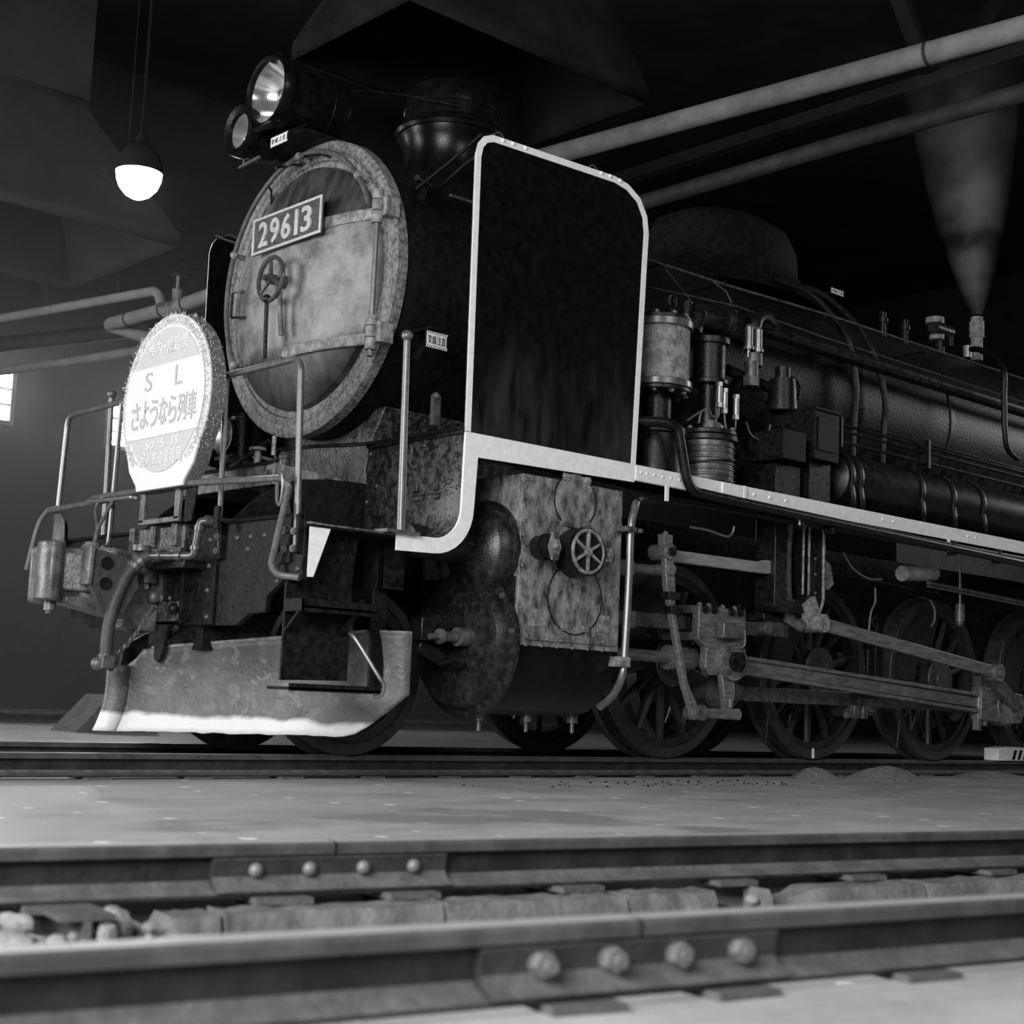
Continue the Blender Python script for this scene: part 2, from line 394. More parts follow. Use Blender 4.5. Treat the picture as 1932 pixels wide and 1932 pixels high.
fl.add([NT(-22, -.045, -.30), NT(30, -.045, -.30), NT(30, 1.19, -.30), NT(-22, 1.19, -.30)], [(0, 1, 2, 3)])
floor = struct(fl.obj('floor', FLOOR))
struct(MB().box(-20, 24, 12.0, 12.3, FZ, 10).obj('wall_back', WALLM))
struct(MB().box(19.0, 19.3, -14, 12.0, FZ, 10).obj('wall_right', ROOFM))
struct(MB().box(-20, 24, -14, 12.3, 9.0, 9.2).obj('ceiling', ROOFM))

def window(n, x0, x1, z0, z1, nx, nz):
    y = 11.93
    w = struct(MB().box(x0-.06, x1+.06, y, y+.06, z0-.06, z0).box(x0-.06, x1+.06, y, y+.06, z1, z1+.06)
               .box(x0-.06, x0, y, y+.06, z0, z1).box(x1, x1+.06, y, y+.06, z0, z1).obj('window_%d' % n, BARW))
    for i in range(1, nx):
        xx = x0+(x1-x0)*i/nx; MB().box(xx-.012, xx+.012, y+.005, y+.045, z0, z1).obj('glazing_bar', BARW, w)
    for j in range(1, nz):
        zz = z0+(z1-z0)*j/nz; MB().box(x0, x1, y+.006, y+.044, zz-.012, zz+.012).obj('glazing_bar', BARW, w)
    me = MB().box(0, (x1-x0)/nx-.024, y+.046, y+.052, 0, (z1-z0)/nz-.024).mesh('pane', WINE)
    for i in range(nx):
        for j in range(nz):
            inst('pane', me, w, (x0+(x1-x0)*i/nx+.012, 0, z0+(z1-z0)*j/nz+.012))
window(1, .05, .93, 3.70, 4.33, 3, 3)
window(2, 2.38, 3.26, 3.60, 4.17, 3, 3)

# roof truss far above the boiler
t = thing('roof_truss', 'dark steel roof truss above the overhead pipes, upper right', 'truss', (6.2, 1.27, 7.0))
def rel(o, b, name, mt, bevel=0):
    q = b.obj(name, mt, o, bevel); q.matrix_parent_inverse = Matrix.Translation(-Vector(o.location)); return q
rel(t, MB().bar((6.15, 1.27, 7.05), (7.9, 1.27, 8.95), .10, .16, (0, 1, 0)), 'diagonal_member', ROOFM)
rel(t, MB().bar((5.75, 1.27, 7.08), (4.2, 1.27, 8.95), .10, .16, (0, 1, 0)), 'diagonal_member', ROOFM)
rel(t, MB().bar((5.5, 1.27, 6.98), (6.4, 1.27, 7.1), .12, .22, (0, 1, 0)), 'gusset', ROOFM)
rel(t, MB().bar((6.0, -6, 6.93), (6.0, 9, 6.93), .14, .14), 'bottom_chord', ROOFM)

def frustum(bx, by, zb, tx, ty, zt, zd):
    b = MB(); P = []
    for (xx, yy, z) in ((bx, by, zb-.12), (bx, by, zb), (tx, ty, zt), (tx, ty, zd)):
        P += [(xx[0], yy[0], z), (xx[1], yy[0], z), (xx[1], yy[1], z), (xx[0], yy[1], z)]
    return b.add(P, [(i*4+k, i*4+(k+1) % 4, i*4+4+(k+1) % 4, i*4+4+k) for i in range(3) for k in range(4)])
def hood(label, bx, by, zb, tx, ty, zt, mt=HOODM):
    r = thing('smoke_hood', label, 'smoke hood', ((bx[0]+bx[1])/2, (by[0]+by[1])/2, zb), 'smoke hoods under the roof')
    rel(r, frustum(bx, by, zb, tx, ty, zt, zt+.1), 'hood_skirt', mt).modifiers.new('thickness', 'SOLIDIFY').thickness = .02
    rel(r, MB().box(tx[0], tx[1], ty[0], ty[1], zt+.1, 9.0), 'flue', mt)
hood('black smoke hood hanging over the locomotive chimney', (-1.83, .33), (.02, 1.3), 4.67, (-1.2, -.3), (.35, .95), 6.0)
hood('grey smoke hood of the next stall, behind the pendant lamp', (-3.3, -.55), (5.0, 7.2), 4.42, (-2.13, -1.2), (5.7, 6.5), 5.6, HOODG)

def pipe(name, label, pts, r, mt, n=14, cat='pipe', collars=()):
    o = thing(name, label, cat, tuple(pts[0]))
    rel(o, MB().tube(pts, r, n), 'pipe_run', mt)
    for c, d in collars:
        c = Vector(c); d = Vector(d).normalized()
        rel(o, MB().cyl(c-d*.012, c+d*.012, r*1.07, n), 'strap', PIPED)
    return o
d1 = Vector((-.116, .993, 0))
p0 = Vector((2.24, -1.8, 5.2))
pipe('lagged_pipe', 'thick pale lagged pipe crossing under the roof at upper right', [p0-d1*3, p0+d1*1.3, p0+d1*6.0], .088, PIPEM, collars=((p0+d1*.72, d1), (p0-d1*.3, d1)))
pipe('sooty_pipe', 'thin dark pipe below the pale lagged pipe at upper right', [(2.95, -4.5, 5.0), (2.78, .0, 5.0), (2.78, 8, 5.0)], .075, PIPED)
lp = pipe('steam_pipe', 'slim pale pipe with a drop bend, left of the head mark', fillet([(-1.75, 11.3, 4.02), (-.97, 7.88, 4.02), (-.44, 5.57, 4.02), (-.42, 5.5, 3.88)], .07), .046, PIPEM)
lp2 = pipe('lagged_steam_main', 'fat lagged pipe with a valve, ending in a bend left of the head mark', fillet([(-.16, 2.6, 4.0), (-.24, 5.3, 3.9), (-.34, 6.75, 3.9), (-.02, 6.45, 3.78)], .10, 8), .066, PIPEM,
           collars=(((-.27, 5.75, 3.9), (-.07, 1, 0)), ((-.245, 5.37, 3.9), (-.07, 1, 0)), ((-.31, 6.35, 3.9), (-.07, 1, 0))))
rel(lp2, MB().cyl((-.255, 5.52, 3.9), (-.255, 5.52, 4.06), .05, 12).cyl((-.255, 5.52, 4.06), (-.255, 5.52, 4.2), .015, 8), 'valve_body', PIPEM)
rel(lp2, MB().tube([(-.255+.06*math.cos(a*.5236), 5.52+.06*math.sin(a*.5236), 4.2) for a in range(12)], .009, 6, closed=True).bar((-.315, 5.52, 4.2), (-.195, 5.52, 4.2), .012, .012), 'valve_handwheel', PIPED)
pipe('duct_pipe', 'wide grey pipe running behind the lagged pipes on the left', [(-1.2, 11.5, 4.0), (-.5, 8.96, 4.0), (.125, 7.1, 4.0), (.9, 4.6, 4.0)], .085, PIPED)
pipe('return_pipe', 'thin pale pipe under the wide grey pipe on the left', fillet([(-.85, 11.0, 3.75), (-.05, 8.2, 3.78), (.22, 6.9, 3.78), (.22, 6.8, 3.45), (.5, 6.2, 3.42)], .10), .05, PIPEM)
for i, (x, y) in enumerate(((-.43, 6.4), (-.8, 7.2))):
    tag(MB().tube([(x, y, 8.98), (x, y, 4.02)], .006, 5).obj('hanger_rod', PIPED), ('thin hanger rod holding the bend of the fat lagged pipe', 'thin hanger rod holding the slim pale pipe')[i], 'hanger rod')

# pendant lamp
L_ = thing('pendant_lamp', 'lit pendant lamp with enamel dome and white glass bowl', 'lamp', (-2.525, 2.0, 3.55))
c = Vector((-2.525, 2.0, 3.75))
rel(L_, MB().lathe(c, (0, 0, 1), [(.158, -.02), (.156, .02), (.15, .05), (.128, .11), (.085, .165), (.04, .195), (.032, .25), (.0, .26)], 32), 'dome_shade', HOODM)
rel(L_, MB().lathe(c, (0, 0, -1), [(.155, 0), (.15, .06), (.128, .12), (.085, .17), (.04, .195), (0, .2)], 32), 'glass_bowl', LAMPG)
rel(L_, MB().cyl(c+V(0, 0, .24), c+V(0, 0, 5.2), .012, 8), 'stem', HOODM)

# ---------------------------------------------------------------- rails
PROF = [(-.054, -.106), (.054, -.106), (.054, -.099), (.012, -.086), (.0065, -.076), (.0065, -.040), (.012, -.032), (.0295, -.026), (.030, -.008), (.024, -.001), (.012, .0), (-.012, .0), (-.024, -.001), (-.030, -.008), (-.0295, -.026), (-.012, -.032), (-.0065, -.040), (-.0065, -.076), (-.012, -.086), (-.054, -.099)]
def rail_run(P0, d, nrm, s0, s1, parent, name='rail_length'):
    b = MB(); n = len(PROF); vs = []
    for s in (s0, s1):
        for o, z in PROF: vs.append(P0+d*s+nrm*o+Vector((0, 0, z)))
    b.add(vs, [(i, (i+1) % n, n+(i+1) % n, n+i) for i in range(n)]+[tuple(range(n)), tuple(range(2*n-1, n-1, -1))])
    o = b.obj(name, RAILM, parent, ang=25)
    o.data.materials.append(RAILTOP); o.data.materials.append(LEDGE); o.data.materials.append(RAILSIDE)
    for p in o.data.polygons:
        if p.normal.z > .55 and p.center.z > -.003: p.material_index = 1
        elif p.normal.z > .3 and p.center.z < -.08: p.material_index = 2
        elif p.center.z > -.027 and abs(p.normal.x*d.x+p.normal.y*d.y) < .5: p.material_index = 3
    if parent: o.matrix_parent_inverse = Matrix.Translation(-Vector(parent.location))
    return o
def rail(label, P0, d, s0, s1, joint=None, plates=(), group=None, fish=None):
    nrm = Vector((-d.y, d.x, 0))
    r = thing('rail', label, 'rail', tuple(P0+d*((s0+s1)/2)+Vector((0, 0, -.106))), group)
    r_inv = Matrix.Translation(-Vector(r.location))
    if joint is None: rail_run(P0, d, nrm, s0, s1, r)
    else:
        rail_run(P0, d, nrm, s0, joint-.003, r); rail_run(P0, d, nrm, joint+.003, s1, r)
    ang = math.atan2(d.y, d.x)
    if plates:
        me = MB().box(-.062, .062, -.09, .09, -.119, -.1062).mesh('base_plate', LEDGE)
        for s in plates:
            p = P0+d*s; o = inst('base_plate', me, r, (p.x, p.y, 0), (0, 0, ang+random.uniform(-.1, .1))); o.matrix_parent_inverse = r_inv
    if fish:
        f0, f1, bolts, hexa = fish
        pf = [(-.0075, -.033), (-.028, -.030), (-.030, -.034), (-.026, -.044), (-.024, -.068), (-.030, -.080), (-.058, -.0945), (-.058, -.0985), (-.050, -.0985), (-.0075, -.084)]
        for side in (1, -1):
            b = MB(); n = len(pf)
            vs = [P0+d*s+nrm*(o*side)+Vector((0, 0, z)) for s in (f0, f1) for o, z in pf]
            b.add(vs, [(i, (i+1) % n, n+(i+1) % n, n+i) for i in range(n)]+[tuple(range(n)), tuple(range(2*n-1, n-1, -1))])
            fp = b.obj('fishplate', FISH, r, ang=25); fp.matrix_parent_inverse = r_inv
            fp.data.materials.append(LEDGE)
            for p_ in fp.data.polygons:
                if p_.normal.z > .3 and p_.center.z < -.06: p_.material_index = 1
            if side == 1:
                for i, s in enumerate(bolts):
                    p = P0+d*s-nrm*.0245+Vector((0, 0, -.056))
                    if hexa:
                        k = MB().cyl((0, 0, -.001), (0, 0, .004), .021, 16).cyl((0, 0, .004), (0, 0, .021), .0185, 6)
                        k.cyl((0, 0, .021), (0, 0, (.036, .034, .028, .028)[i]), .0095, 10)
                        me = k.mesh('bolt', NUT, 30)
                    else:
                        me = MB().lathe((0, 0, 0), (0, 0, 1), [(.0155, -.001), (.016, .004), (.014, .011), (.008, .0165), (0, .018)], 14).mesh('bolt', NUT, 70)
                    o = inst('bolt', me, fp, p, (H, random.uniform(0, 1) if hexa else 0, ang)); o.matrix_parent_inverse = Matrix.Identity(4)
    return r
XD = Vector((1, 0, 0))
pl = lambda a, b, st: [a+st*i for i in range(int((b-a)/st))]
rail('nearest rail with four hexagonal nuts on its fishplate', NT(0, 0), KD, -6, 9, -.375, plates=(-2.2, -1.6, -1.05, -.50, -.21, .20, .75, 1.3, 1.85), fish=(-.653, -.103, (-.554, -.43, -.304, -.18), True))
rail('second rail from the front with four domed bolts on its fishplate', NT(0, 1.12), KD, -6, 12, -.326,
     plates=(-1.3, -.92, -.46, -.16, .28, .76, 1.22, 1.75, 2.3), fish=(-.60, -.05, (-.506, -.384, -.257, -.133), False))
rail('rail under the near wheels of the locomotive', V(0, -.565, 0), XD, -14, 14, plates=pl(-8, 9, .52))
rail('rail under the far wheels of the locomotive', V(0, .565, 0), XD, -14, 14, plates=pl(-8, 9, .52))
ED = Vector((.987, .16, 0))
rail('nearer rail of the next track behind the plough', V(-.83, 7.5, 0), ED, -12, 14)
rail('farther rail of the next track behind the plough', V(-.83, 8.62, 0), ED, -12, 14)

# broken concrete edging between the two front rails
def slab(s0, s1, o0, o1, zt, zb, j=.006, n=14, chip=None):
    b = MB(); rows = []
    for i in range(n+1):
        s = s0+(s1-s0)*i/n; e = random.uniform(-j, j); f = random.uniform(-j, j)*.6
        zz = zt+f; oo = o0+e
        if chip and chip[0] < s < chip[1]: zz -= .02+random.uniform(0, .012); oo += .03
        rows.append([NT(s, o1, zb), NT(s, o1, zz), NT(s, oo+.014, zz), NT(s, oo+random.uniform(0, .004), zz-.02-random.uniform(0, .008)), NT(s, oo, zb)])
    b.sheet(rows); m = len(rows[0])
    b.add(rows[0], [tuple(range(m))]); b.add(rows[-1], [tuple(range(m-1, -1, -1))])
    return b.obj('concrete_block', CONC, ang=50)
for s0, s1, lab, ch in ((-.83, -.632, 'low chipped concrete edging block beside the rubble on the left', (-.83, -.74)), (-.622, -.13, 'concrete edging block under the fishplate with domed bolts', None), (-.122, .36, 'smooth concrete edging block right of the domed-bolt fishplate', None),
                        (.37, .63, 'short concrete edging block just left of the broken hole', None), (.80, 1.36, 'worn concrete edging block just right of the broken hole', (.8, .95)), (1.37, 2.0, 'second concrete edging block right of the broken hole', None), (2.01, 3.4, 'long concrete edging block at the right edge', None)):
    tag(slab(s0, s1, .955, 1.058, FZ-.004, -.3, chip=ch), lab, 'concrete block', 'concrete edging blocks')
st = thing('steel_sleeper', 'rusty steel T-section sleeper stub sticking out below the second rail', 'sleeper', tuple(NT(-.905, 1.0, -.3)))
def relq(o, b, name, mt): return rel(o, b, name, mt)
b = MB(); a_ = math.atan2(KD.y, KD.x)
for (w, z0, z1, name) in ((.105, -.117, -.107, 'flange'), (.014, -.3, -.117, 'web')):
    q = MB(); vs = [NT(-.905+i*w/2, o, z) for i in (-1, 1) for o in (.92, 1.3) for z in (z0, z1)]
    q.add(vs, [(0,1,3,2),(4,6,7,5),(0,4,5,1),(2,3,7,6),(0,2,6,4),(1,5,7,3)]); rel(st, q, name, LEDGE)
def stone(s, o, z, r, lab, sc=(1, 1, .8)):
    b = MB().sphere((0, 0, 0), r, 14, 10, sc)
    ph = [random.uniform(0, 6) for _ in range(6)]
    b.v = [tuple(Vector(p)*(1+.20*math.sin(p[0]*2.6/r+ph[0])*math.sin(p[2]*2.3/r+ph[1])+.13*math.sin(p[1]*4.1/r+ph[2])+random.uniform(-.06, .06))) for p in b.v]
    q = b.obj('stone', STONE, ang=25); q.location = NT(s, o, z); q.rotation_euler = (0, 0, random.uniform(0, 3))
    return tag(q, lab, 'stone', 'rubble below the second rail')
stone(-.83, .99, -.135, .034, 'large pale lump of broken concrete right of the steel sleeper', (1.25, .8, .85))
stone(-.868, .93, -.150, .024, 'upright small stone against the right side of the sleeper', (.8, .8, 1.5))
stone(-.965, .90, -.155, .024, 'round stone left of the steel sleeper')
stone(-1.04, .93, -.155, .04, 'flat lump of rubble at the left edge of the pit', (1.5, 1, .7))
stone(-1.12, .99, -.150, .045, 'broad lump of rubble at the far left under the rail', (1.4, 1, .8))
stone(-1.00, 1.03, -.132, .03, 'jagged lump under the rail foot left of the sleeper', (1.5, .8, .6))
stone(.70, 1.03, -.20, .045, 'dark broken lump in the hole of the edging', (1.2, 1, .8)).data.materials[0] = FISH
stone(.775, 1.0, -.150, .014, 'small fragment at the right rim of the broken hole')
rb = MB()
for i in range(260):
    s = random.uniform(-1.7, -.68); o = random.uniform(.55, 1.02); r = random.uniform(.006, .02)
    p = NT(s, o, -.25+.10*(o-.14)/.9+random.uniform(-.01, .02)); rb.sphere(p, r, 6, 4, (1, 1, .7))
q = MB(); rows = []
for i in range(30):
    rows.append([NT(-1.9+i*1.3/29, .14+.9*k/12, -.25+.10*(k/12)+random.uniform(-.018, .018)) for k in range(13)])
q.sheet(rows); rb.add(q.v, q.f)
tag(rb.obj('gravel', STONE, ang=30), 'loose gravel and broken concrete in the pit at lower left', 'gravel', kind='stuff')

# sand spilt beside the rail, debris on the floor, wheel chock
def heap(x, y, rx, ry, h, lab, seed):
    random.seed(seed); b = MB(); rows = []
    for i in range(13):
        r = i/12; rows.append([])
        for k in range(33):
            a = 2*math.pi*k/32; e = 1+.12*math.sin(3*a+seed)
            rows[-1].append((x+rx*r*e*math.cos(a), y+ry*r*e*math.sin(a), FZ-.004+h*(1-r*r)**1.6*(1+.06*math.sin(5*a+i))))
    b.sheet(rows); return tag(b.obj('sand_heap', SAND, ang=80), lab, 'sand heap', 'sand heaps beside the rail')
heap(1.28, -.80, .26, .15, .075, 'small pale sand heap beside the rail under the second driving wheel', 3)
heap(2.16, -.78, .5, .15, .085, 'long grey sand heap beside the rail, right of the small one', 5)
heap(3.5, -.80, .6, .16, .05, 'low sand heap beside the rail at the far right', 8)
random.seed(11)
db = MB()
for i in range(90):
    x = random.gauss(-.4, .7); y = random.uniform(-1.35, -.95); r = random.uniform(.003, .009)
    db.sphere((x, y, FZ+r*.3), r, 5, 3, (1.4, 1, .5))
tag(db.obj('floor_debris', BLACKD), 'scattered dark crumbs on the floor in front of the engine', 'debris', kind='stuff')
ck = thing('wheel_chock', 'striped wooden wheel chock on the rail at the right edge', 'wheel chock', (4.2, -.565, 0))
rel(ck, MB().prism([(3.95, .002), (4.62, .002), (4.62, .03), (4.42, .11), (4.12, .115), (3.95, .10)], 'xz', -.63, -.50), 'chock_body', WHITE, .008)
for i in range(4):
    x = 4.16+i*.085; rel(ck, MB().prism([(x, .012), (x+.035, .012), (x+.075, .088), (x+.04, .088)], 'xz', -.636, -.62), 'painted_stripe', BLACKD)
# concrete stop beyond the plough
tag(MB().prism([(-1.0, FZ), (-.2, FZ), (-.2, .22), (-.68, .22)], 'xz', 5.4, 5.9).obj('concrete_ramp', CONC), 'pale concrete ramp on the floor behind the plough', 'concrete ramp')
# ------------------------------------------------------------------ the locomotive
LO = thing('steam_locomotive', 'black steam locomotive numbered 29613 with white edged smoke deflectors and snow plough', 'locomotive', (0, 0, 0))
ZC = 2.58
def arc(cy, cz, r, a0, a1, n, x): return [(x, cy+r*math.cos(math.radians(a0+(a1-a0)*i/n)), cz+r*math.sin(math.radians(a0+(a1-a0)*i/n))) for i in range(n+1)]

# boiler and smokebox
sb = MB().lathe((-2.40, 0, ZC), (1, 0, 0), [(.80, 0), (.838, .005), (.838, 1.45), (.82, 1.46), (.82, 1.5)], 72).obj('smokebox', BLACKD, LO)
ring = MB().lathe((-2.462, 0, ZC), (1, 0, 0), [(.66, .03), (.70, .012), (.735, .012), (.742, -.004), (.775, -.008), (.785, -.016), (.835, -.014), (.851, -.002), (.853, .06), (.84, .065)], 96).obj('front_ring', RING, LO)
bl = MB().lathe((-.92, 0, ZC), (1, 0, 0), [(.79, 0), (.80, .01), (.80, 8.4), (0, 8.41)], 64).obj('boiler_barrel', BOILM, LO)
for x in (-.55, .55, 1.75, 2.95, 4.15):
    MB().lathe((x, 0, ZC), (1, 0, 0), [(.80, 0), (.808, .002), (.808, .058), (.80, .06)], 64).obj('boiler_band', GREASE, bl)
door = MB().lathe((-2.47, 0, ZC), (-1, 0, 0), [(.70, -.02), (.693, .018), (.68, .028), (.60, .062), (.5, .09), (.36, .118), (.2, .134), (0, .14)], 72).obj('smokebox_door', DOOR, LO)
def doorx(y, z):
    r = math.hypot(y, z-ZC); tb = [(0, .14), (.2, .134), (.36, .118), (.5, .09), (.6, .062), (.68, .028), (.8, -.0)]
    for (a, p), (b, q) in zip(tb, tb[1:]):
        if a <= r <= b: return -2.47-(p+(q-p)*(r-a)/(b-a))
    return -2.47
# hinges
def strap(y0, y1, z0, z1, n=10, h=.062):
    b = MB(); rows = []
    for i in range(n+1):
        t = i/n; y = y0+(y1-y0)*t; z = z0+(z1-z0)*t; x = doorx(y, z)
        e = h*.5*(1 if t < .93 else .7)
        rows.append([(x+.01, y, z-e), (x-.016, y, z-e), (x-.021, y, z-e+.008), (x-.021, y, z+e-.008), (x-.016, y, z+e), (x+.01, y, z+e)])
    b.sheet(rows); b.add(rows[-1], [(0, 1, 2, 3, 4, 5)]); return b.obj('hinge_strap', STRAP, door, ang=50)
strap(-.765, .03, 2.872, 2.865)
strap(-.775, .03, 2.19, 2.185)
for z in (2.872, 2.19): MB().box(-2.55, -2.455, -.835, -.775, z-.055, z+.055).obj('hinge_bracket', STRAP, door, .006)
for z in (2.872, 2.19):
    MB().cyl((-2.56, -.775, z-.095), (-2.56, -.775, z-.033), .031, 16).cyl((-2.56, -.775, z-.028), (-2.56, -.775, z+.028), .031, 16).cyl((-2.56, -.775, z+.033), (-2.56, -.775, z+.085), .031, 16).obj('hinge_knuckle', STRAP, door)
MB().cyl((-2.56, -.775, 2.06), (-2.56, -.775, 2.965), .014, 12).cyl((-2.56, -.775, 2.06), (-2.56, -.775, 2.085), .02, 6).obj('hinge_pin', RAILTUBE, door)
# locking handwheel and handles
HC = V(-2.70, .0, 2.587)
hw = MB().tube([HC+V(0, .122*math.cos(i*math.pi/16), .122*math.sin(i*math.pi/16)) for i in range(32)], .0135, 10, closed=True)
for a in (85, 205, 325):
    q = V(0, math.cos(math.radians(a)), math.sin(math.radians(a))); hw.tube([HC+q*.02, HC+q*.115], [.013, .009], 8)
hw.cyl(HC+V(-.02, 0, 0), HC+V(.03, 0, 0), .030, 16)
hw.obj('locking_handwheel', PIPEB, door)
MB().cyl(HC+V(-.05, 0, 0), HC+V(.17, 0, 0), .017, 12).cyl(HC+V(.06, 0, 0), HC+V(.18, 0, 0), .034, 14, r2=.05).obj('locking_screw', PIPEB, door)
MB().cyl((-2.705, .02, 2.485), (-2.675, .05, 2.145), .012, 10).sphere((-2.705, .02, 2.475), .026, 12, 8).obj('locking_lever', GREASE, door)
MB().tube([(-2.68, -.065, 2.505), (-2.66, -.065, 2.335), (-2.65, -.067, 2.265)], [.016, .015, .017], 10).obj('locking_lever', STEELD, door)
MB().tube(fillet([(-2.52, .50, 2.632), (-2.56, .50, 2.636), (-2.58, .60, 2.645), (-2.58, .60, 2.49), (-2.57, .46, 2.47), (-2.52, .43, 2.465)], .02), .008, 8).obj('grab_handle', GREASE, door)
# number plate
NP = MB().box(-2.632, -2.62, -.366, .321, 2.794, 3.009).obj('number_plate', PFIELD, door, .003)
e = MB()
for (y0, y1, z0, z1) in ((-.366, .321, 2.794, 2.81), (-.366, .321, 2.993, 3.009), (-.366, -.350, 2.81, 2.993), (.305, .321, 2.81, 2.993)): e.box(-2.641, -2.631, y0, y1, z0, z1)
e.obj('plate_border', BRASS, NP, .002)
for ch, (a0, a1) in zip('29613', ((.251, .159), (.136, .041), (.019, -.076), (-.113, -.142), (-.179, -.276))):
    if ch == '1': MB().box(-2.643, -2.63, a1, a0, 2.827, 2.976).obj('digit_1', BRASS, NP, .002)
    else:
        t_ = text(ch, 'digit_'+ch, BRASS, NP, 'x', (a0, a1, 2.827, 2.976), -2.636, extrude=.007, offset=.022)
for y, z in ((.295, 2.984), (-.339, 2.984), (-.339, 2.819), (.295, 2.819)): inst('screw', rivet_mesh('screw', STEELD, .009, .007), NP, (-2.632, y, z), ROT['-x'])
MB().cyl((-2.62, .15, 2.9), (-2.54, .15, 2.9), .012, 8).cyl((-2.62, -.3, 2.9), (-2.5, -.3, 2.9), .012, 8).obj('plate_stud', GREASE, NP)
# curved handrail round the door
HA = arc(0, 2.625, .725, 157, -35, 44, -2.54)
hr = MB().tube(HA, .0155, 10).obj('smokebox_handrail', RAILTUBE, LO)
for i in (4, 16, 31, 44):
    p = Vector(HA[i]); q = V(-2.47, p.y*.985, ZC+(p.z-ZC)*.985)
    MB().cyl(p, q, .012, 10, r2=.017).sphere(p, .026, 12, 8).obj('handrail_knob', STRAP, hr)

# headlamps
def lamp(nm, cy, cz, R, xf, xb, g):
    l = MB().lathe((xf, cy, cz), (1, 0, 0), [(R*g, .03), (R*(g+.03), -.008), (R*.95, -.018), (R, .0), (R, .05), (R*.93, .06), (R*.93, (xb-xf)*.82), (R*.86, (xb-xf)*.93), (R*.6, xb-xf), (0, xb-xf)], 48).obj(nm, BLACK, LO)
    MB().lathe((xf+.015, cy, cz), (1, 0, 0), [(R*g*1.01, 0), (R*g*.9, .05), (R*g*.7, .11), (R*g*.4, .15), (.0, .165)], 40).obj('reflector', REFL, l)
    MB().lathe((xf+.012, cy, cz), (-1, 0, 0), [(R*g*1.01, 0), (R*g*.7, .010), (R*g*.35, .015), (0, .016)], 40).obj('lens', GLASS, l)
    MB().sphere((xf+.09, cy, cz), R*.13, 12, 8, (.8, 1, 1.5)).cyl((xf+.10, cy, cz), (xf+.18, cy, cz), R*.06, 8).obj('bulb', MATS['bright_metal'], l)
    return l
hl = lamp('main_headlamp', .0, 3.652, .207, -2.80, -2.31, .86)
MB().box(-2.79, -2.72, -.10, .01, 3.82, 3.865).box(-2.72, -2.6, -.075, -.02, 3.82, 3.85).obj('lamp_hinge', BLACK, hl, .01)
MB().lathe((-2.47, 0, 3.652), (1, 0, 0), [(.196, 0), (.2, .003), (.2, .012), (.196, .015)], 40).obj('lamp_band', BLACK, hl)
MB().prism([(-2.86, 3.42), (-2.83, 3.40), (-2.78, 3.45), (-2.8, 3.47)], 'xz', -.14, .05).obj('lamp_catch', BLACK, hl, .008)
sl = lamp('second_headlamp', .272, 3.49, .152, -2.80, -2.55, .66)
MB().box(-2.66, -2.36, -.18, .34, 3.415, 3.438).box(-2.40, -2.34, -.16, -.08, 3.36, 3.42).box(-2.40, -2.34, .14, .22, 3.36, 3.42).obj('lamp_bracket', BLACKD, LO, .006)
MB().bar((-2.76, .315, 3.29), (-2.76, .10, 3.302), .014, .014).cyl((-2.76, .27, 3.33), (-2.76, .272, 3.29), .006, 6).obj('lamp_tie_bar', RAILTUBE, sl)
for y0, z0, y1, z1 in ((.33, 3.30, .42, 3.18), (.18, 3.3, .1, 3.38), (-.1, 3.30, -.18, 3.36)):
    MB().tube([(-2.6, y0, z0), (-2.5, (y0+y1)/2, (z0+z1)/2), (-2.46, y1, z1-.05)], .007, 6).obj('lamp_stay', GREASE, sl)

# warning plates (white with a hatched border)
def warn(nm, kind, rect, dep, parent, chars):
    a0, a1, b0, b1 = rect; sg = 1 if a1 > a0 else -1; w = abs(a1-a0); h = b1-b0
    box = (lambda m, A0, A1, B0, B1, d0, d1: m.box(d0, d1, min(A0, A1), max(A0, A1), B0, B1)) if kind == 'x' else (lambda m, A0, A1, B0, B1, d0, d1: m.box(min(A0, A1), max(A0, A1), d0, d1, B0, B1))
    pl_ = box(MB(), a0, a1, b0, b1, dep, dep+.004).obj(nm, BLACKD, parent)
    box(MB(), a0+sg*w*.05, a1-sg*w*.09, b0+h*.17, b1-h*.17, dep-.002, dep+.001).obj('plate_field', WHITE, pl_)
    n = 11; hz = MB()
    for i in range(n):
        for (c0, c1) in ((b0+.001, b0+h*.17), (b1-h*.17, b1-.001)):
            s = a0+sg*w*(.03+.94*i/n); p = [(s, c0), (s+sg*w*.045, c0), (s+sg*w*.085, c1), (s+sg*w*.04, c1)]
            hz.prism(p, 'yz' if kind == 'x' else 'xz', dep-.001, dep+.001)
    hz.obj('hatched_border', WHITE, pl_)
    n = len(chars)
    for i, c in enumerate(chars):
        s0 = a0+sg*w*(.09+.80*i/n); s1 = a0+sg*w*(.09+.80*(i+.86)/n)
        text(c, 'letter', GREASE, pl_, kind, (s0, s1, b0+h*.24, b1-h*.24), dep-.003, extrude=.0008)
    return pl_
warn('warning_plate', 'x', (-.065, -.245, 3.297, 3.356), -2.80, hl, '架線注意')
MB().prism([(-2.80, 3.30), (-2.795, 3.36), (-2.66, 3.45), (-2.66, 3.44)], 'xz', -.20, -.17).obj('plate_hanger', BLACKD, hl)

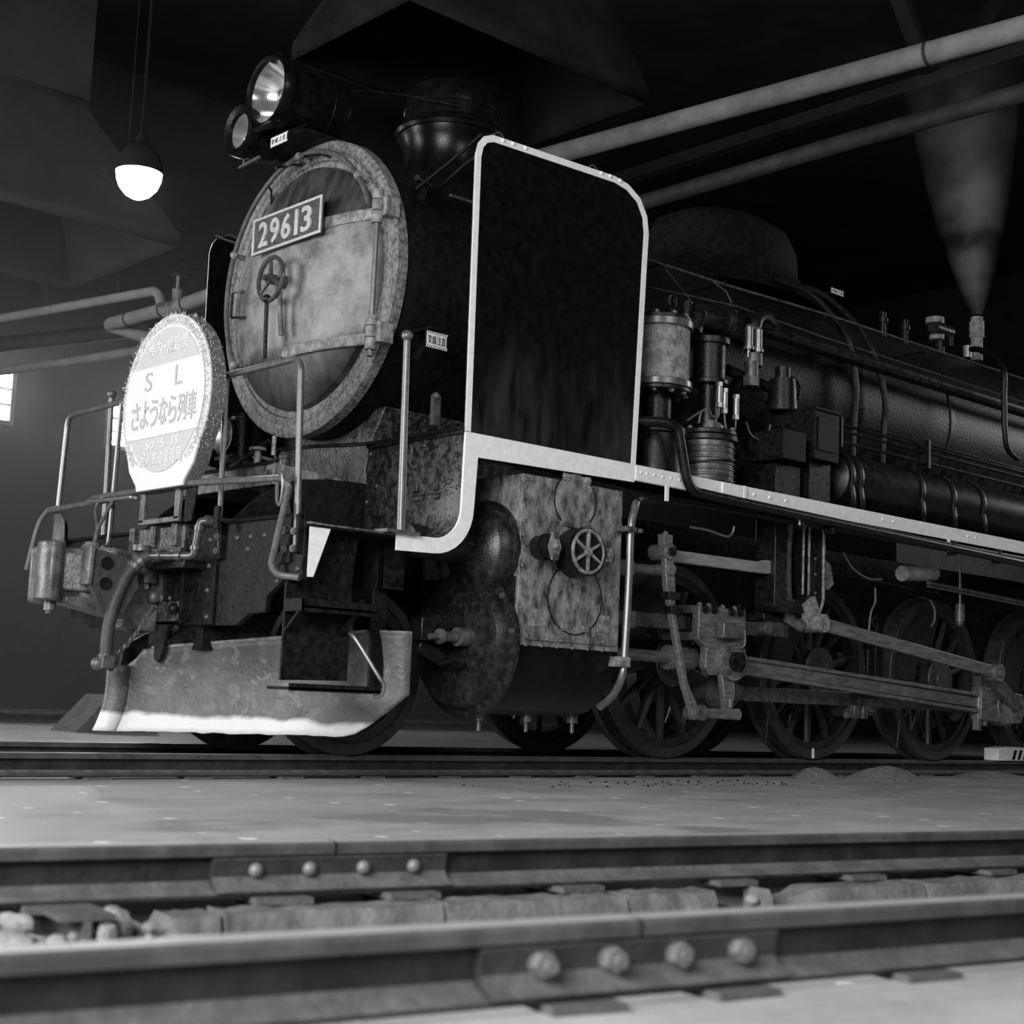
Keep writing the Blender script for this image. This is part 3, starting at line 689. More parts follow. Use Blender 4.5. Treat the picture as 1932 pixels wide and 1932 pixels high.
# chimney with spark arrester, domes
ch = MB().lathe((-1.47, 0, 3.30), (0, 0, 1), [(.42, 0), (.40, .05), (.33, .10), (.29, .15), (.275, .25), (.282, .34), (.30, .40), (.318, .435), (.322, .47), (.312, .51), (.292, .525), (.288, .60), (.296, .605), (.296, .625), (.285, .63), (.283, .70), (.262, .745), (.2, .765), (.06, .77), (.0, .772)], 56).obj('chimney', BLACK, LO)
MB().lathe((-1.47, 0, 3.74), (0, 0, 1), [(.30, 0), (.335, .0), (.345, .022), (.335, .04), (.30, .042)], 56).obj('chimney_cap_ring', BLACK, ch)
MB().tube(smooth_path([(-1.62, -.27, 3.85), (-1.9, -.1, 3.88), (-2.2, .0, 3.84), (-2.35, -.05, 3.74)]), .006, 6).obj('lamp_conduit', GREASE, hl)
dm = MB().lathe((1.15, 0, 3.25), (0, 0, 1), [(.62, 0), (.52, .12), (.46, .25), (.45, .42), (.40, .55), (.28, .63), (0, .66)], 48)
dm.v = [((x-1.15)*1.5+1.15, y, z) for x, y, z in dm.v]
dome = dm.obj('sand_and_steam_dome', BLACKD, LO)
MB().lathe((-.35, 0, 3.30), (0, 0, 1), [(.2, 0), (.19, .1), (.19, .2), (.1, .24), (0, .25)], 28).obj('feedwater_casing', BLACKD, LO)
for p in ([(.97, -.62, 3.30), (1.21, -.72, 3.25), (1.40, -.82, 3.08), (1.53, -.865, 2.9), (1.60, -.875, 2.6), (1.615, -.85, 2.35), (1.62, -.82, 1.7)],
          [(1.3, -.6, 3.32), (1.46, -.70, 3.27), (1.72, -.82, 3.06), (1.88, -.865, 2.8), (1.96, -.875, 2.55), (1.98, -.85, 2.35), (1.98, -.82, 1.7)]):
    MB().tube(smooth_path(p), .024, 8).obj('sand_pipe', GREASE, LO)
wp = warn('warning_plate', 'y', (1.665, 1.83, 3.357, 3.40), -.60, dome, '架線注意')
MB().box(1.7, 1.78, -.597, -.40, 3.36, 3.385).obj('plate_hanger', BLACKD, wp)
# side warning plate on the smokebox
w2 = warn('warning_plate', 'y', (-2.335, -2.18, 2.13, 2.22), -.95, sb, '架線注意')
w2.rotation_euler = (0, 0, 0)
MB().box(-2.30, -2.2, -.95, -.80, 2.235, 2.25).bar((-2.39, -.94, 2.05), (-2.32, -.94, 2.16), .012, .02).obj('plate_hanger', BLACKD, w2)
# smokebox side cock
MB().cyl((-2.37, -.85, 3.06), (-2.25, -.80, 3.06), .017, 10).cyl((-2.27, -.82, 3.06), (-2.34, -.86, 2.96), .014, 10, r2=.02).sphere((-2.27, -.81, 3.06), .028).cyl((-2.27, -.81, 3.06), (-2.2, -.6, 3.1), .02).obj('smokebox_cock', GREASE, sb)

# smoke deflectors
DO = [(-2.335, 1.645), (-2.35, 3.08), (-2.335, 3.145), (-2.30, 3.19), (-2.24, 3.215), (-1.33, 3.243), (-1.22, 3.225), (-1.12, 3.17), (-1.06, 3.08), (-1.042, 2.98), (-1.05, 2.80), (-1.09, 1.645)]
BOL = [(-2.17, 3.205), (-2.10, 3.207), (-2.01, 3.21), (-1.44, 3.23), (-1.37, 3.232), (-1.29, 3.228)]
for sg in (-1, 1):
    y = 1.30*sg
    df = MB().prism(DO, 'xz', y-.004, y+.004).obj('smoke_deflector', DIRTY, LO)
    yo, yi = y+.009*sg, y-.002*sg
    # white edging strip
    ctr = Vector((-1.7, 2.45)); inn = []
    pts = [Vector(p) for p in DO]
    for i, p in enumerate(pts):
        if i in (0, len(pts)-1): inn.append(p+Vector((.036 if i == 0 else -.036, 0))); continue
        d1_ = (p-pts[i-1]).normalized(); d2_ = (pts[i+1]-p).normalized(); t_ = (d1_+d2_).normalized(); nn = Vector((t_.y, -t_.x))
        inn.append(p+nn*.037)
    b = MB(); n = len(pts)
    vs = [(p.x, yo, p.y) for p in pts]+[(p.x, yo, p.y) for p in inn]+[(p.x, yi, p.y) for p in pts]+[(p.x, yi, p.y) for p in inn]
    fs = []
    for i in range(n-1):
        fs += [(i, i+1, n+i+1, n+i), (2*n+i, 3*n+i, 3*n+i+1, 2*n+i+1), (i, 2*n+i, 2*n+i+1, i+1), (n+i, n+i+1, 3*n+i+1, 3*n+i)]
    tr = b.add(vs, fs).obj('white_edging', WHITE, df)
    for x, z in BOL: inst('rivet', RIVW, tr, (x, y+.009*sg, z), ROT['-y' if sg < 0 else '+y'])
    for x, z, zz in ((-2.2, 3.17, 3.10), (-1.3, 3.19, 3.12)):
        MB().tube(smooth_path([(x, y, z), (x+.02, sg*1.05, zz+.05), (x+.03, sg*.74, zz-.06)]), .012, 8).obj('deflector_stay', BLACKD, df)
    MB().tube(smooth_path([(-2.31, y-.0*sg, 3.20), (-2.32, sg*1.1, 3.12), (-2.33, sg*.80, 3.02)]), .010, 6).obj('deflector_stay', BLACKD, df)
    MB().tube(smooth_path([(-2.24, y+sg*.01, 3.215), (-2.2, y+sg*.012, 3.24), (-2.16, y, 3.225)]), .004, 6).obj('wire_clip', RAILTUBE, df)
    MB().tube(smooth_path([(-1.54, y, 3.235), (-1.5, y, 3.262), (-1.45, y, 3.238)]), .004, 6).obj('wire_clip', RAILTUBE, df)

# running boards and dropped front platform
AP = [(-3.235, 1.082), (-2.50, 1.082)]+[(-2.50+.17*math.sin(a), 1.252-.17*math.cos(a)) for a in [i*math.pi/16 for i in range(1, 8)]]+[(-2.33, 1.252), (-2.325, 1.64)]
for sg in (-1, 1):
    ya, yb = sorted((1.30*sg, .72*sg))
    rb_ = MB().box(-2.33, 7.5, ya, yb, 1.628, 1.643).obj('running_board', BLACKD, LO)
    ya, yb = sorted((1.297*sg, .495*sg))
    b = MB(); b.sheet([[(x, yy, z) for x, z in AP] for yy in (ya, yb)])
    ap = b.obj('front_apron', PLATE, LO, solid=.010, ang=60)
    # rounded top angle
    MB().box(-2.345, -2.31, ya, yb, 1.632, 1.648).obj('apron_top_angle', GREASE, ap)
    for y, z in ((.52, 1.6), (.59, 1.42), (.51, 1.34), (1.265, 1.36), (1.25, 1.59), (.98, 1.6), (1.25, 1.47)): inst('rivet', RIV, ap, (-2.331, y*sg, z), ROT['-x'], .9)
    hd = MB().box(-2.345, -2.33, min(.9*sg, 1.14*sg), max(.9*sg, 1.14*sg), 1.34, 1.352)
    for q in (.92, 1.085): hd.box(-2.352, -2.33, min(q*sg, (q+.05)*sg), max(q*sg, (q+.05)*sg), 1.315, 1.335).box(-2.352, -2.33, min(q*sg, (q+.04)*sg), max(q*sg, (q+.04)*sg), 1.36, 1.40)
    hd.obj('hatch_hinge', PLATE, ap, .003)
    # white valance, following the board down to the platform
    out = [(-2.727, 1.005), (-2.50, 1.012)]+[(-2.50+.245*math.sin(a), 1.257-.245*math.cos(a)) for a in [i*math.pi/16 for i in range(1, 8)]]+[(-2.255, 1.26), (-2.243, 1.522), (-1.095, 1.545), (-1.095, 1.555), (7.5, 1.555)]
    inr = [(-2.727, 1.084), (-2.50, 1.088)]+[(-2.50+.165*math.sin(a), 1.253-.165*math.cos(a)) for a in [i*math.pi/16 for i in range(1, 8)]]+[(-2.335, 1.256), (-2.33, 1.642), (-1.095, 1.645), (-1.095, 1.645), (7.5, 1.645)]
    y0, y1 = sorted((1.308*sg, 1.294*sg)); n = len(out)
    vs = [(x, y0, z) for x, z in out]+[(x, y0, z) for x, z in inr]+[(x, y1, z) for x, z in out]+[(x, y1, z) for x, z in inr]
    fs = []
    for i in range(n-1): fs += [(i, i+1, n+i+1, n+i), (2*n+i, 3*n+i, 3*n+i+1, 2*n+i+1), (i, 2*n+i, 2*n+i+1, i+1), (n+i, n+i+1, 3*n+i+1, 3*n+i)]
    fs += [(0, n, 3*n, 2*n)]
    va = MB().add(vs, fs).obj('white_valance', WHITE, LO)
    if sg < 0:
        for x in (-1.05, -1.0, -.94, -.87, -.80, -.73, -.12, -.05, .10, .26, 1.3, 1.42, 2.35, 2.45): inst('rivet', RIVW, va, (x, -1.308, 1.605), ROT['-y'])
        MB().box(-1.09, -.62, -1.313, -1.306, 1.558, 1.638).obj('joint_plate', WHITE, va, .002)
        MB().box(-.35, -.16, -1.318, -1.306, 1.56, 1.64).box(-.16, -.13, -1.322, -1.306, 1.55, 1.645).obj('joint_plate', WHITE, va, .003)
        for x in (-.83, .41, 2.1): MB().box(x-.015, x+.015, -1.316, -1.306, 1.47, 1.56).obj('pipe_clip', WHITE, va, .002)
    # handrail pole
    xp = -2.715 if sg < 0 else -2.94
    MB().cyl((xp+.012, 1.30*sg, 1.09), (xp-.01, 1.30*sg, 2.03), .0215, 14, r2=.0165).sphere((xp-.01, 1.30*sg, 2.055), .029, 14, 10).box(xp-.10, xp+.10, min(1.24*sg, 1.34*sg), max(1.24*sg, 1.34*sg), 1.084, 1.10).obj('handrail_pole', RAILTUBE, LO)
    # white end mark on the buffer beam
    y0, y1 = sorted((1.285*sg, 1.268*sg))
    MB().prism([(-3.236, 1.09), (-3.216, .836), (-3.181, .838), (-3.092, 1.088)], 'xz', y0, y1).obj('white_end_mark', WHITE, LO)
    # bracket under the platform and its strut
    MB().box(-2.695, -2.55, min(1.13*sg, 1.15*sg), max(1.13*sg, 1.15*sg), .83, 1.075).box(-2.695, -2.68, min(.85*sg, 1.15*sg), max(.85*sg, 1.15*sg), .83, 1.075).obj('platform_bracket', BEAM, LO, .003)
    MB().box(-2.695, -2.61, min(1.08*sg, 1.10*sg), max(1.08*sg, 1.10*sg), .35, .84).obj('platform_strut', BEAM, LO, .003)
    for z in (.955, .87): inst('bolt', NUTL, LO, (-2.64, 1.15*sg, z), ROT['-y' if sg < 0 else '+y'])
MB().box(-2.28, -2.235, -.98, -.95, 1.72, 1.88).sphere((-2.257, -.965, 1.875), .023).obj('deflector_lever', RAILTUBE, LO)
MB().cyl((-2.25, -1.05, 1.655), (-2.05, -1.1, 1.655), .02).cyl((-2.2, -.7, 1.66), (-2.1, -1.0, 1.66), .05, 12).obj('sand_hose', GREASE, LO)
MB().tube(smooth_path([(-2.36, -.905, 1.605), (-2.38, -.93, 1.60), (-2.38, -.945, 1.56), (-2.375, -.92, 1.52), (-2.37, -.945, 1.485), (-2.37, -.975, 1.50)]), .005, 6).obj('wire_hook', RAILTUBE, LO)
MB().tube(smooth_path([(-2.345, -1.30, 1.66), (-2.35, -.9, 1.658), (-2.36, -.5, 1.655), (-2.6, -.35, 1.62), (-2.75, -.25, 1.585), (-2.86, -.42, 1.50)]), .011, 8).obj('drain_pipe', GREASE, LO)

# buffer beam
BB = [(-1.285, 1.118), (-1.285, .82), (-1.16, .834), (-1.005, .752), (-1.0, .678), (-.864, .672), (-.753, .618), (-.27, .62), (-.27, .62), (.27, .62), (.753, .618), (.864, .672), (1.0, .678), (1.005, .752), (1.16, .834), (1.285, .82), (1.285, 1.118)]
bb = MB().prism(BB, 'yz', -3.245, -3.215).obj('buffer_beam', BEAM, LO, .003)
for y, z in ((-.39, 1.04), (-.5, 1.04), (-.72, 1.04), (-.84, 1.04), (-.96, 1.04), (-.82, .98), (-.5, .91), (-.5, .79), (-.51, .66), (-1.1, .97), (-1.09, .90), (-1.25, .87), (-1.09, .82)):
    inst('rivet', RIV, bb, (-3.245, y, z), ROT['-x'], 1.1); inst('rivet', RIV, bb, (-3.245, -y, z), ROT['-x'], 1.1)
MB().box(-3.262, -3.244, -.56, -.30, .622, 1.105).box(-3.30, -3.244, -.32, -.30, .63, 1.0).obj('pocket_angle', BEAM, bb, .003)
MB().box(-3.262, -3.244, .30, .56, .622, 1.105).box(-3.30, -3.244, .30, .32, .63, 1.0).obj('pocket_angle', BEAM, bb, .003)
for y, z in ((-.39, 1.04), (-.5, 1.04), (-.5, .91), (-.5, .79), (-.51, .66)): inst('rivet', RIV, bb, (-3.262, y, z), ROT['-x'], 1.1)
for y, z in ((-.35, .82), (-.35, .67), (-.30, .70)): inst('bolt', NUTL, bb, (-3.264, y, z), ROT['-x'])
MB().box(-3.29, -3.246, -.29, .29, 1.005, 1.125).box(-3.31, -3.246, -.29, .29, .985, 1.005).obj('pocket_top', PLATE, bb, .004)
MB().box(-3.30, -3.246, -.29, .32, .64, .74).obj('pocket_bottom', PLATE, bb, .004)
for y in (-.125, .13): MB().box(-3.295, -3.246, y-.01, y+.01, .64, 1.0).obj('pocket_rib', BEAM, bb, .002)
MB().box(-3.38, -3.246, -.46, .10, .895, .935).obj('pocket_ledge', GREASE, bb, .004)
MB().box(-3.23, -2.5, -1.29, 1.29, 1.068, 1.08).obj('platform_plate', BLACKD, LO)
MB().tube([(-3.26, 1.25, 1.12), (-3.26, -1.0, 1.122), (-3.255, -1.28, 1.12)], .009, 6).obj('beam_top_edge', BEAM, bb)
for y in (-.22, 0.0, .22): MB().box(-3.315, -3.255, y-.028, y+.028, 1.02, 1.135).obj('rod_bracket', PLATE, bb, .003)
MB().cyl((-3.40, -.06, 1.02), (-3.40, -.06, .99), .05, 16).cyl((-3.36, -.06, .90), (-3.36, -.06, .83), .055, 16).cyl((-3.36, -.06, .83), (-3.36, -.06, .80), .025, 6).obj('coupler_pin_boss', STEELD, bb)
MB().sphere((-3.33, -.09, .76), .035).cyl((-3.33, -.09, .76), (-3.25, -.12, .76), .022).obj('draw_bolt', STEELD, bb)
MB().sphere((-3.32, -.28, .70), .028).obj('draw_bolt', GREASE, bb)

# front steps and handrails on the beam
for sg in (-1, 1):
    u = MB().tube(fillet([(-3.262, .595*sg, .98), (-3.262, .57*sg, 1.12), (-3.262, .545*sg, 1.86)], .02), .0145, 8)
    u.tube(fillet([(-3.262, .43*sg, 1.862), (-3.262, 1.20*sg, 1.862), (-3.262, 1.245*sg, 1.14), (-3.262, 1.255*sg, .95)], .075, 8), .0165, 10)
    g = u.obj('front_handrail', RAILTUBE, LO)
    for y in (.59, 1.255): MB().box(-3.275, -3.245, y*sg-.022, y*sg+.022, .94, 1.12).obj('handrail_foot', BEAM, g, .004)
    for y, z in ((.59, 1.05), (.59, .98), (1.255, 1.04), (1.255, .96)): inst('bolt', NUTB, g, (-3.275, y*sg, z), ROT['-x'])
    MB().sphere((-3.262, .47*sg, 1.862), .034, 10, 8, (1, .7, 1.1)).obj('handrail_clamp', COUPLER, g)
    MB().prism([(1.10*sg, .90), (1.20*sg, .90), (1.20*sg, 1.12), (1.15*sg, 1.24), (1.12*sg, 1.20)], 'yz', -3.262, -3.247).obj('handrail_gusset', BEAM, g)
    for y, z in ((1.16, 1.05), (1.16, .96), (1.10, .97)): inst('bolt', NUTB, g, (-3.262, y*sg, z), ROT['-x'])
    if sg > 0: continue
    # hanging step
    y0, y1 = sorted((1.19*sg, 1.175*sg))
    stp = MB().prism([(-3.262, .365), (-2.89, .375), (-2.89, .82), (-2.87, 1.07), (-3.13, 1.07), (-3.262, .80)], 'xz', y0, y1).obj('front_step', BEAM, LO, .002)
    y0, y1 = sorted((1.33*sg, 1.19*sg))
    MB().box(-3.265, -2.85, y0, y1, .69, .705).box(-3.265, -2.85, min(1.33*sg, 1.318*sg), max(1.33*sg, 1.318*sg), .675, .735).box(-3.268, -3.25, y0, y1, .675, .735).obj('step_tread', BEAM, stp, .002)
    for x in (-3.25, -2.95): MB().bar((x, 1.20*sg, .59), (x, 1.32*sg, .69), .03, .012).obj('tread_brace', BEAM, stp)
    MB().box(-3.31, -2.80, min(1.34*sg, 1.15*sg), max(1.34*sg, 1.15*sg), .322, .336).box(-3.31, -2.80, min(1.34*sg, 1.328*sg), max(1.34*sg, 1.328*sg), .318, .352).obj('step_tread', BEAM, stp, .002)
    MB().tube(smooth_path([(-2.905, 1.195*sg, .60), (-2.89, 1.24*sg, .57), (-2.82, 1.33*sg, .41), (-2.795, 1.35*sg, .36), (-2.80, 1.34*sg, .315), (-2.83, 1.32*sg, .305)]), .010, 8).obj('step_rod', RAILTUBE, stp)
    MB().bar((-2.90, 1.185*sg, .66), (-2.98, 1.185*sg, .76), .03, .012).bar((-2.90, 1.185*sg, .66), (-2.82, 1.185*sg, .76), .03, .012).cyl((-2.9, 1.19*sg, .66), (-2.9, 1.19*sg, .60), .012, 8).obj('step_brace', GREASE, stp)
# uncoupling levers
def lev(pts, r=.0145): return MB().tube(fillet(pts, .05, 6), r, 10)
ul = lev([(-3.36, .60, 1.318), (-3.36, -.42, 1.318), (-3.345, -1.235, 1.278), (-3.33, -1.27, 1.24), (-3.30, -1.11, .885), (-3.285, -1.15, .842), (-3.245, -1.27, .83)], .0165).obj('uncoupling_lever', RAILTUBE, LO)
MB().tube(fillet([(-3.36, .585, 1.325), (-3.4, .60, 1.29), (-3.38, .12, 1.285), (-3.36, .1, 1.28)], .03), .011, 8).obj('lever_end', RAILTUBE, ul)
MB().prism([(-.44, 1.13), (-.36, 1.13), (-.37, 1.30), (-.41, 1.345), (-.46, 1.33), (-.47, 1.28)], 'yz', -3.345, -3.335).obj('lever_bracket', BEAM, ul, .002)
MB().tube(smooth_path([(-3.34, -1.20, 1.30), (-3.35, -1.235, 1.30), (-3.35, -1.25, 1.24), (-3.34, -1.22, 1.16), (-3.34, -1.19, 1.18), (-3.34, -1.185, 1.27), (-3.34, -1.20, 1.30)]), .008, 8).obj('lever_link', RAILTUBE, ul)
MB().tube([(-3.33, 1.22, 1.295), (-3.33, .40, 1.302)], .0155, 8).tube(smooth_path([(-3.33, 1.22, 1.295), (-3.36, 1.27, 1.2), (-3.38, 1.33, .95)]), .0145, 8).obj('uncoupling_lever', RAILTUBE, LO)
MB().prism([(1.20, 1.10), (1.05, 1.10), (1.07, 1.23), (1.20, 1.33)], 'yz', -3.30, -3.29).obj('lever_bracket', COUPLER, LO, .002)
for y, dy in ((.42, .0), (.26, .02)):
    MB().tube(smooth_path([(-3.37, y+.04, 1.315), (-3.40, y+.06, 1.25), (-3.44, .36, 1.12), (-3.46, .34, 1.05), (-3.47, .31, 1.0)]), .010, 8).obj('lift_link', RAILTUBE, ul)
MB().sphere((-3.47, .31, 1.0), .032, 10, 8).tube(smooth_path([(-3.45, .36, 1.06), (-3.48, .36, 1.0), (-3.49, .28, .97), (-3.46, .25, 1.02)]), .010, 8).obj('lift_shackle', STEELD, ul)

# coupler
cp = MB().prism([(-3.20, -.07), (-3.46, -.07), (-3.52, -.13), (-3.60, -.17), (-3.66, -.13), (-3.66, .03), (-3.72, .10), (-3.80, .16), (-3.86, .24), (-3.80, .27), (-3.66, .22), (-3.56, .16), (-3.46, .07), (-3.20, .07)], 'xy', .70, .985).obj('coupler', COUPLER, LO, .02)
kn = MB().prism([(-3.90, -.06), (-3.915, -.02), (-3.905, .05), (-3.87, .085), (-3.81, .08), (-3.79, .02), (-3.80, -.05), (-3.84, -.085), (-3.88, -.085)], 'xy', .705, 1.0).obj('knuckle', STEELD, cp, .012)
MB().prism([(-3.82, -.04), (-3.66, -.12), (-3.62, -.06), (-3.66, .02), (-3.80, .04)], 'xy', .76, .95).obj('knuckle_neck', COUPLER, cp, .012)
MB().cyl((-3.84, .0, .66), (-3.84, .0, .71), .03, 14).cyl((-3.84, .0, .645), (-3.84, .0, .66), .018, 10).obj('knuckle_pin', STEELD, cp)
gd = MB().prism([(-3.74, .975), (-3.74, .79), (-3.66, .66), (-3.55, .65), (-3.47, .80), (-3.50, .93)], 'xz', -.20, -.165).obj('guard_arm', PIPEB, cp, .006)
for z in (.90, .80): MB().cyl((-3.655, -.206, z), (-3.655, -.19, z), .032, 18).obj('casting_hole', MATS['sooty_black'], gd)
MB().prism([(-3.75, .98), (-3.755, .79), (-3.735, .785), (-3.725, .98)], 'xz', -.215, -.12).obj('guard_edge', COUPLER, gd, .004)
MB().prism([(-3.48, .64), (-3.80, .70), (-3.80, .73), (-3.3, .73), (-3.3, .58), (-3.5, .60)], 'xz', -.09, .09).obj('coupler_carrier', COUPLER, cp, .008)
MB().cyl((-3.62, .05, .985), (-3.62, .05, 1.02), .055, 14, r2=.03).obj('lock_lift', COUPLER, cp)
# brake pipe and hose
bp_ = MB().tube(fillet([(-3.10, -.62, 1.125), (-3.32, -.55, 1.125), (-3.345, -.53, 1.12), (-3.355, -.51, .955), (-3.36, -.48, .952), (-3.44, -.22, .955)], .045, 6), .021, 12).obj('brake_pipe', PIPEB, LO)
for p, q in (((-3.33, -.548, 1.125), (-3.30, -.557, 1.125)), ((-3.347, -.528, 1.075), (-3.346, -.530, 1.10)), ((-3.354, -.512, 1.0), (-3.353, -.514, .98)), ((-3.385, -.40, .953), (-3.375, -.43, .953)), ((-3.42, -.28, .954), (-3.413, -.30, .954))):
    MB().cyl(p, q, .028, 12).obj('pipe_collar', PIPEB, bp_)
MB().box(-3.34, -3.32, -.68, -.64, 1.08, 1.19).obj('pipe_clamp', BEAM, bp_, .003)
hs = MB().tube(smooth_path([(-3.44, -.22, .955), (-3.475, -.205, .935), (-3.51, -.2, .90), (-3.555, -.2, .83), (-3.60, -.2, .71), (-3.62, -.2, .60), (-3.625, -.2, .50), (-3.62, -.2, .44)]), .031, 14).obj('brake_hose', RUBBER, bp_)
MB().cyl((-3.482, -.205, .93), (-3.50, -.202, .912), .036, 14).cyl((-3.507, -.2, .905), (-3.522, -.2, .885), .036, 14).obj('hose_clip', BRIGHT, hs)
MB().cyl((-3.623, -.2, .46), (-3.62, -.2, .40), .040, 14).cyl((-3.66, -.2, .44), (-3.58, -.2, .40), .03, 12).sphere((-3.66, -.19, .41), .034).box(-3.66, -3.60, -.25, -.21, .39, .45).obj('hose_coupling', STEELD, hs)
cn = MB()
pts = smooth_path([(-3.59, -.21, .45), (-3.53, -.215, .50), (-3.47, -.215, .58), (-3.42, -.21, .66), (-3.38, -.2, .70)], 5)
for i in range(len(pts)-1):
    a, b_ = pts[i], pts[i+1]; m_ = (a+b_)/2; d, u, w = frame_of(b_-a)
    if i % 2: u, w = w, u
    cn.tube([m_+d*.017*math.cos(k*math.pi/5)+u*.009*math.sin(k*math.pi/5) for k in range(10)], .0035, 5, closed=True)
cn.obj('hose_chain', STEELD, hs)
MB().prism([(-.16, .62), (-.28, .62), (-.26, .50), (-.22, .43), (-.17, .45)], 'yz', -3.35, -3.33).obj('hose_hook_plate', BEAM, LO, .003)

# snow plough: two curved blades meeting at a nose
def ploughpt(t, h, sg):
    # t 0 at the nose .. 1 at the outer end; h height
    y = t*1.20
    flare = .10*max(0, (.30-h)/.22)**2 if h < .30 else 0
    curl = .06*max(0, (h-.37)/.2)**2*min(1, max(0, (1.2-y)*4)) if h > .37 else 0
    x = -3.452+.775*y-flare*.55-curl*min(1, y*4)
    return (x, y*sg, h)
for sg in (-1, 1):
    rows = []
    for i in range(33):
        t = i/32; y = t*1.2
        top = .41 if y < .055 else (.41+(y-.055)/.05*.085 if y < .105 else .495+(y-.105)*.13)
        if y > .95: top = min(top, .62)
        bot = .083+.03*t+(.0 if y < 1.0 else (y-1.0)/.2*.205)+random.uniform(-.004, .004)
        row = []
        for k in range(15):
            h = bot+(top-bot)*k/14; q = ploughpt(t, h, sg)
            dent = .018*math.sin(y*17)*math.exp(-((h-.19)/.05)**2)*(1 if .7 < y < 1.1 else 0)
            row.append((q[0]-dent, q[1], q[2]))
        rows.append(row)
    pw = MB().sheet(rows).obj('plough_blade', PLOW, LO, solid=.010, ang=60)
    MB().tube([Vector(r[-1])+V(0, 0, .003) for r in rows[4:]], .008, 6).obj('blade_top_bead', STRAP, pw)
    MB().bar((-2.60, sg*1.05, .50), (-2.2, sg*.55, .70), .05, .02).bar((-3.1, sg*.3, .48), (-3.1, sg*.3, .75), .07, .02).obj('plough_stay', GREASE, pw)
rows = []
for k in range(13):
    h = .082+(.41-.082)*k/12; fl_ = .10*max(0, (.30-h)/.22)**2 if h < .30 else 0
    x = -3.452-fl_*.55; w = .055
    rows.append([(x+.775*w-.004, -w, h), (x-.012, -.045, h), (x-.05, -.012, h), (x-.055, 0, h), (x-.05, .012, h), (x-.012, .045, h), (x+.775*w-.004, w, h)])
MB().sheet(rows).obj('plough_nose', PLOW, LO, solid=.008, ang=50)
MB().box(-3.23, -3.1, -.42, -.12, .50, .63).bar((-3.25, -.22, .62), (-3.33, -.16, .50), .03, .03).obj('plough_bracket', BEAM, LO, .004)

# frames and saddle
FRP = [(-3.23, .70), (-3.23, 1.085), (-3.121, 1.148), (-2.996, 1.271), (-2.874, 1.355), (-2.747, 1.41), (-2.546, 1.435), (-2.25, 1.44), (7.4, 1.2), (7.4, .85), (-1.0, .80), (-2.2, .75)]
for sg in (-1, 1):
    y0, y1 = sorted((.47*sg, .435*sg)); fr = MB().prism(FRP, 'xz', y0, y1).obj('frame_plate', GREASE, LO, .003)
    MB().tube([(x, .453*sg, z) for x, z in FRP[1:8]], .010, 6).obj('frame_edge', GREASE, fr)
MB().prism([(-2.90, 1.37), (-2.90, 1.482), (-2.45, 1.455), (-2.45, 1.37)], 'xz', -.46, .46).obj('saddle_cover', CASING, LO, .004)
MB().tube([(-2.91, -.46, 1.485), (-2.91, .46, 1.485)], .010, 6).obj('cover_edge', GREASE, LO)
for y in (-.43, -.2, 0, .2, .43): inst('bolt', NUTB, LO, (-2.90, y, 1.43), ROT['-x'])
S = [(-.44, 1.2), (-.36, 1.55), (-.42, 1.72), (-.52, 1.88), (.52, 1.88), (.42, 1.72), (.36, 1.55), (.44, 1.2)]
MB().prism(S, 'yz', -2.25, -1.2).obj('smokebox_saddle', PLATE, LO, .01)
MB().cyl((-2.55, -.02, 1.50), (-2.55, -.02, 1.60), .03).sphere((-2.55, -.02, 1.60), .035).tube(smooth_path([(-2.55, -.02, 1.56), (-2.6, .1, 1.60), (-2.58, .25, 1.62)]), .01).obj('blower_valve', STEELD, LO)
MB().cyl((-2.9, -.30, 1.48), (-2.9, -.30, 1.56), .018).cyl((-2.9, -.30, 1.56), (-2.9, -.30, 1.575), .045, 14).cyl((-2.9, -.45, 1.52), (-2.9, -.45, 1.62), .012).obj('lubricator_cup', STRAP, LO)
MB().bar((-2.85, .10, 1.49), (-2.72, -.12, 1.66), .02, .02).bar((-2.93, .62, 1.62), (-2.86, -.55, 1.30), .04, .012, (1, 0, 0)).obj('saddle_stay', GREASE, LO)

# wheels
def wheel_meshes(R, hub, nsp, ti=.055):
    Y = (1, 0, 0)
    tyre = MB().lathe((0, 0, 0), (0, 1, 0), [(R-ti-.008, -.062), (R-.006, -.062), (R, -.055), (R+.004, .045), (R+.028, .055), (R+.026, .072), (R-ti, .075), (R-ti-.008, .05), (R-ti-.008, -.062)], 64).mesh('tyre', TYRE, 30)
    c = MB().lathe((0, 0, 0), (0, 1, 0), [(R-ti-.06, -.045), (R-ti-.008, -.05), (R-ti-.008, .05), (R-ti-.06, .045), (R-ti-.06, -.045)], 64)
    c.lathe((0, 0, 0), (0, 1, 0), [(0, -.10), (hub*.55, -.10), (hub*.6, -.085), (hub, -.08), (hub*1.05, .05), (0, .06)], 36)
    for i in range(nsp):
        a = 2*math.pi*(i+.5)/nsp; d = V(math.cos(a), 0, math.sin(a))
        c.tube([d*hub*.9, d*(R-ti-.04)], [.034, .024], 8)
    return tyre, c.mesh('wheel_centre', WHEEL, 35)
dt, dc = wheel_meshes(.61, .145, 14)
tt, tc_ = wheel_meshes(.445, .11, 10, .05)
CW = MB()
pts = [(.50*math.cos(math.radians(a)), .50*math.sin(math.radians(a))) for a in range(84, 199, 6)]
pts += [(.27*math.cos(math.radians(a)), .27*math.sin(math.radians(a))) for a in range(186, 95, -8)]
CWM = CW.prism(pts, 'xz', -.058, .04).mesh('counterweight', WHEEL, 30)
PIN = (.24, -.187)
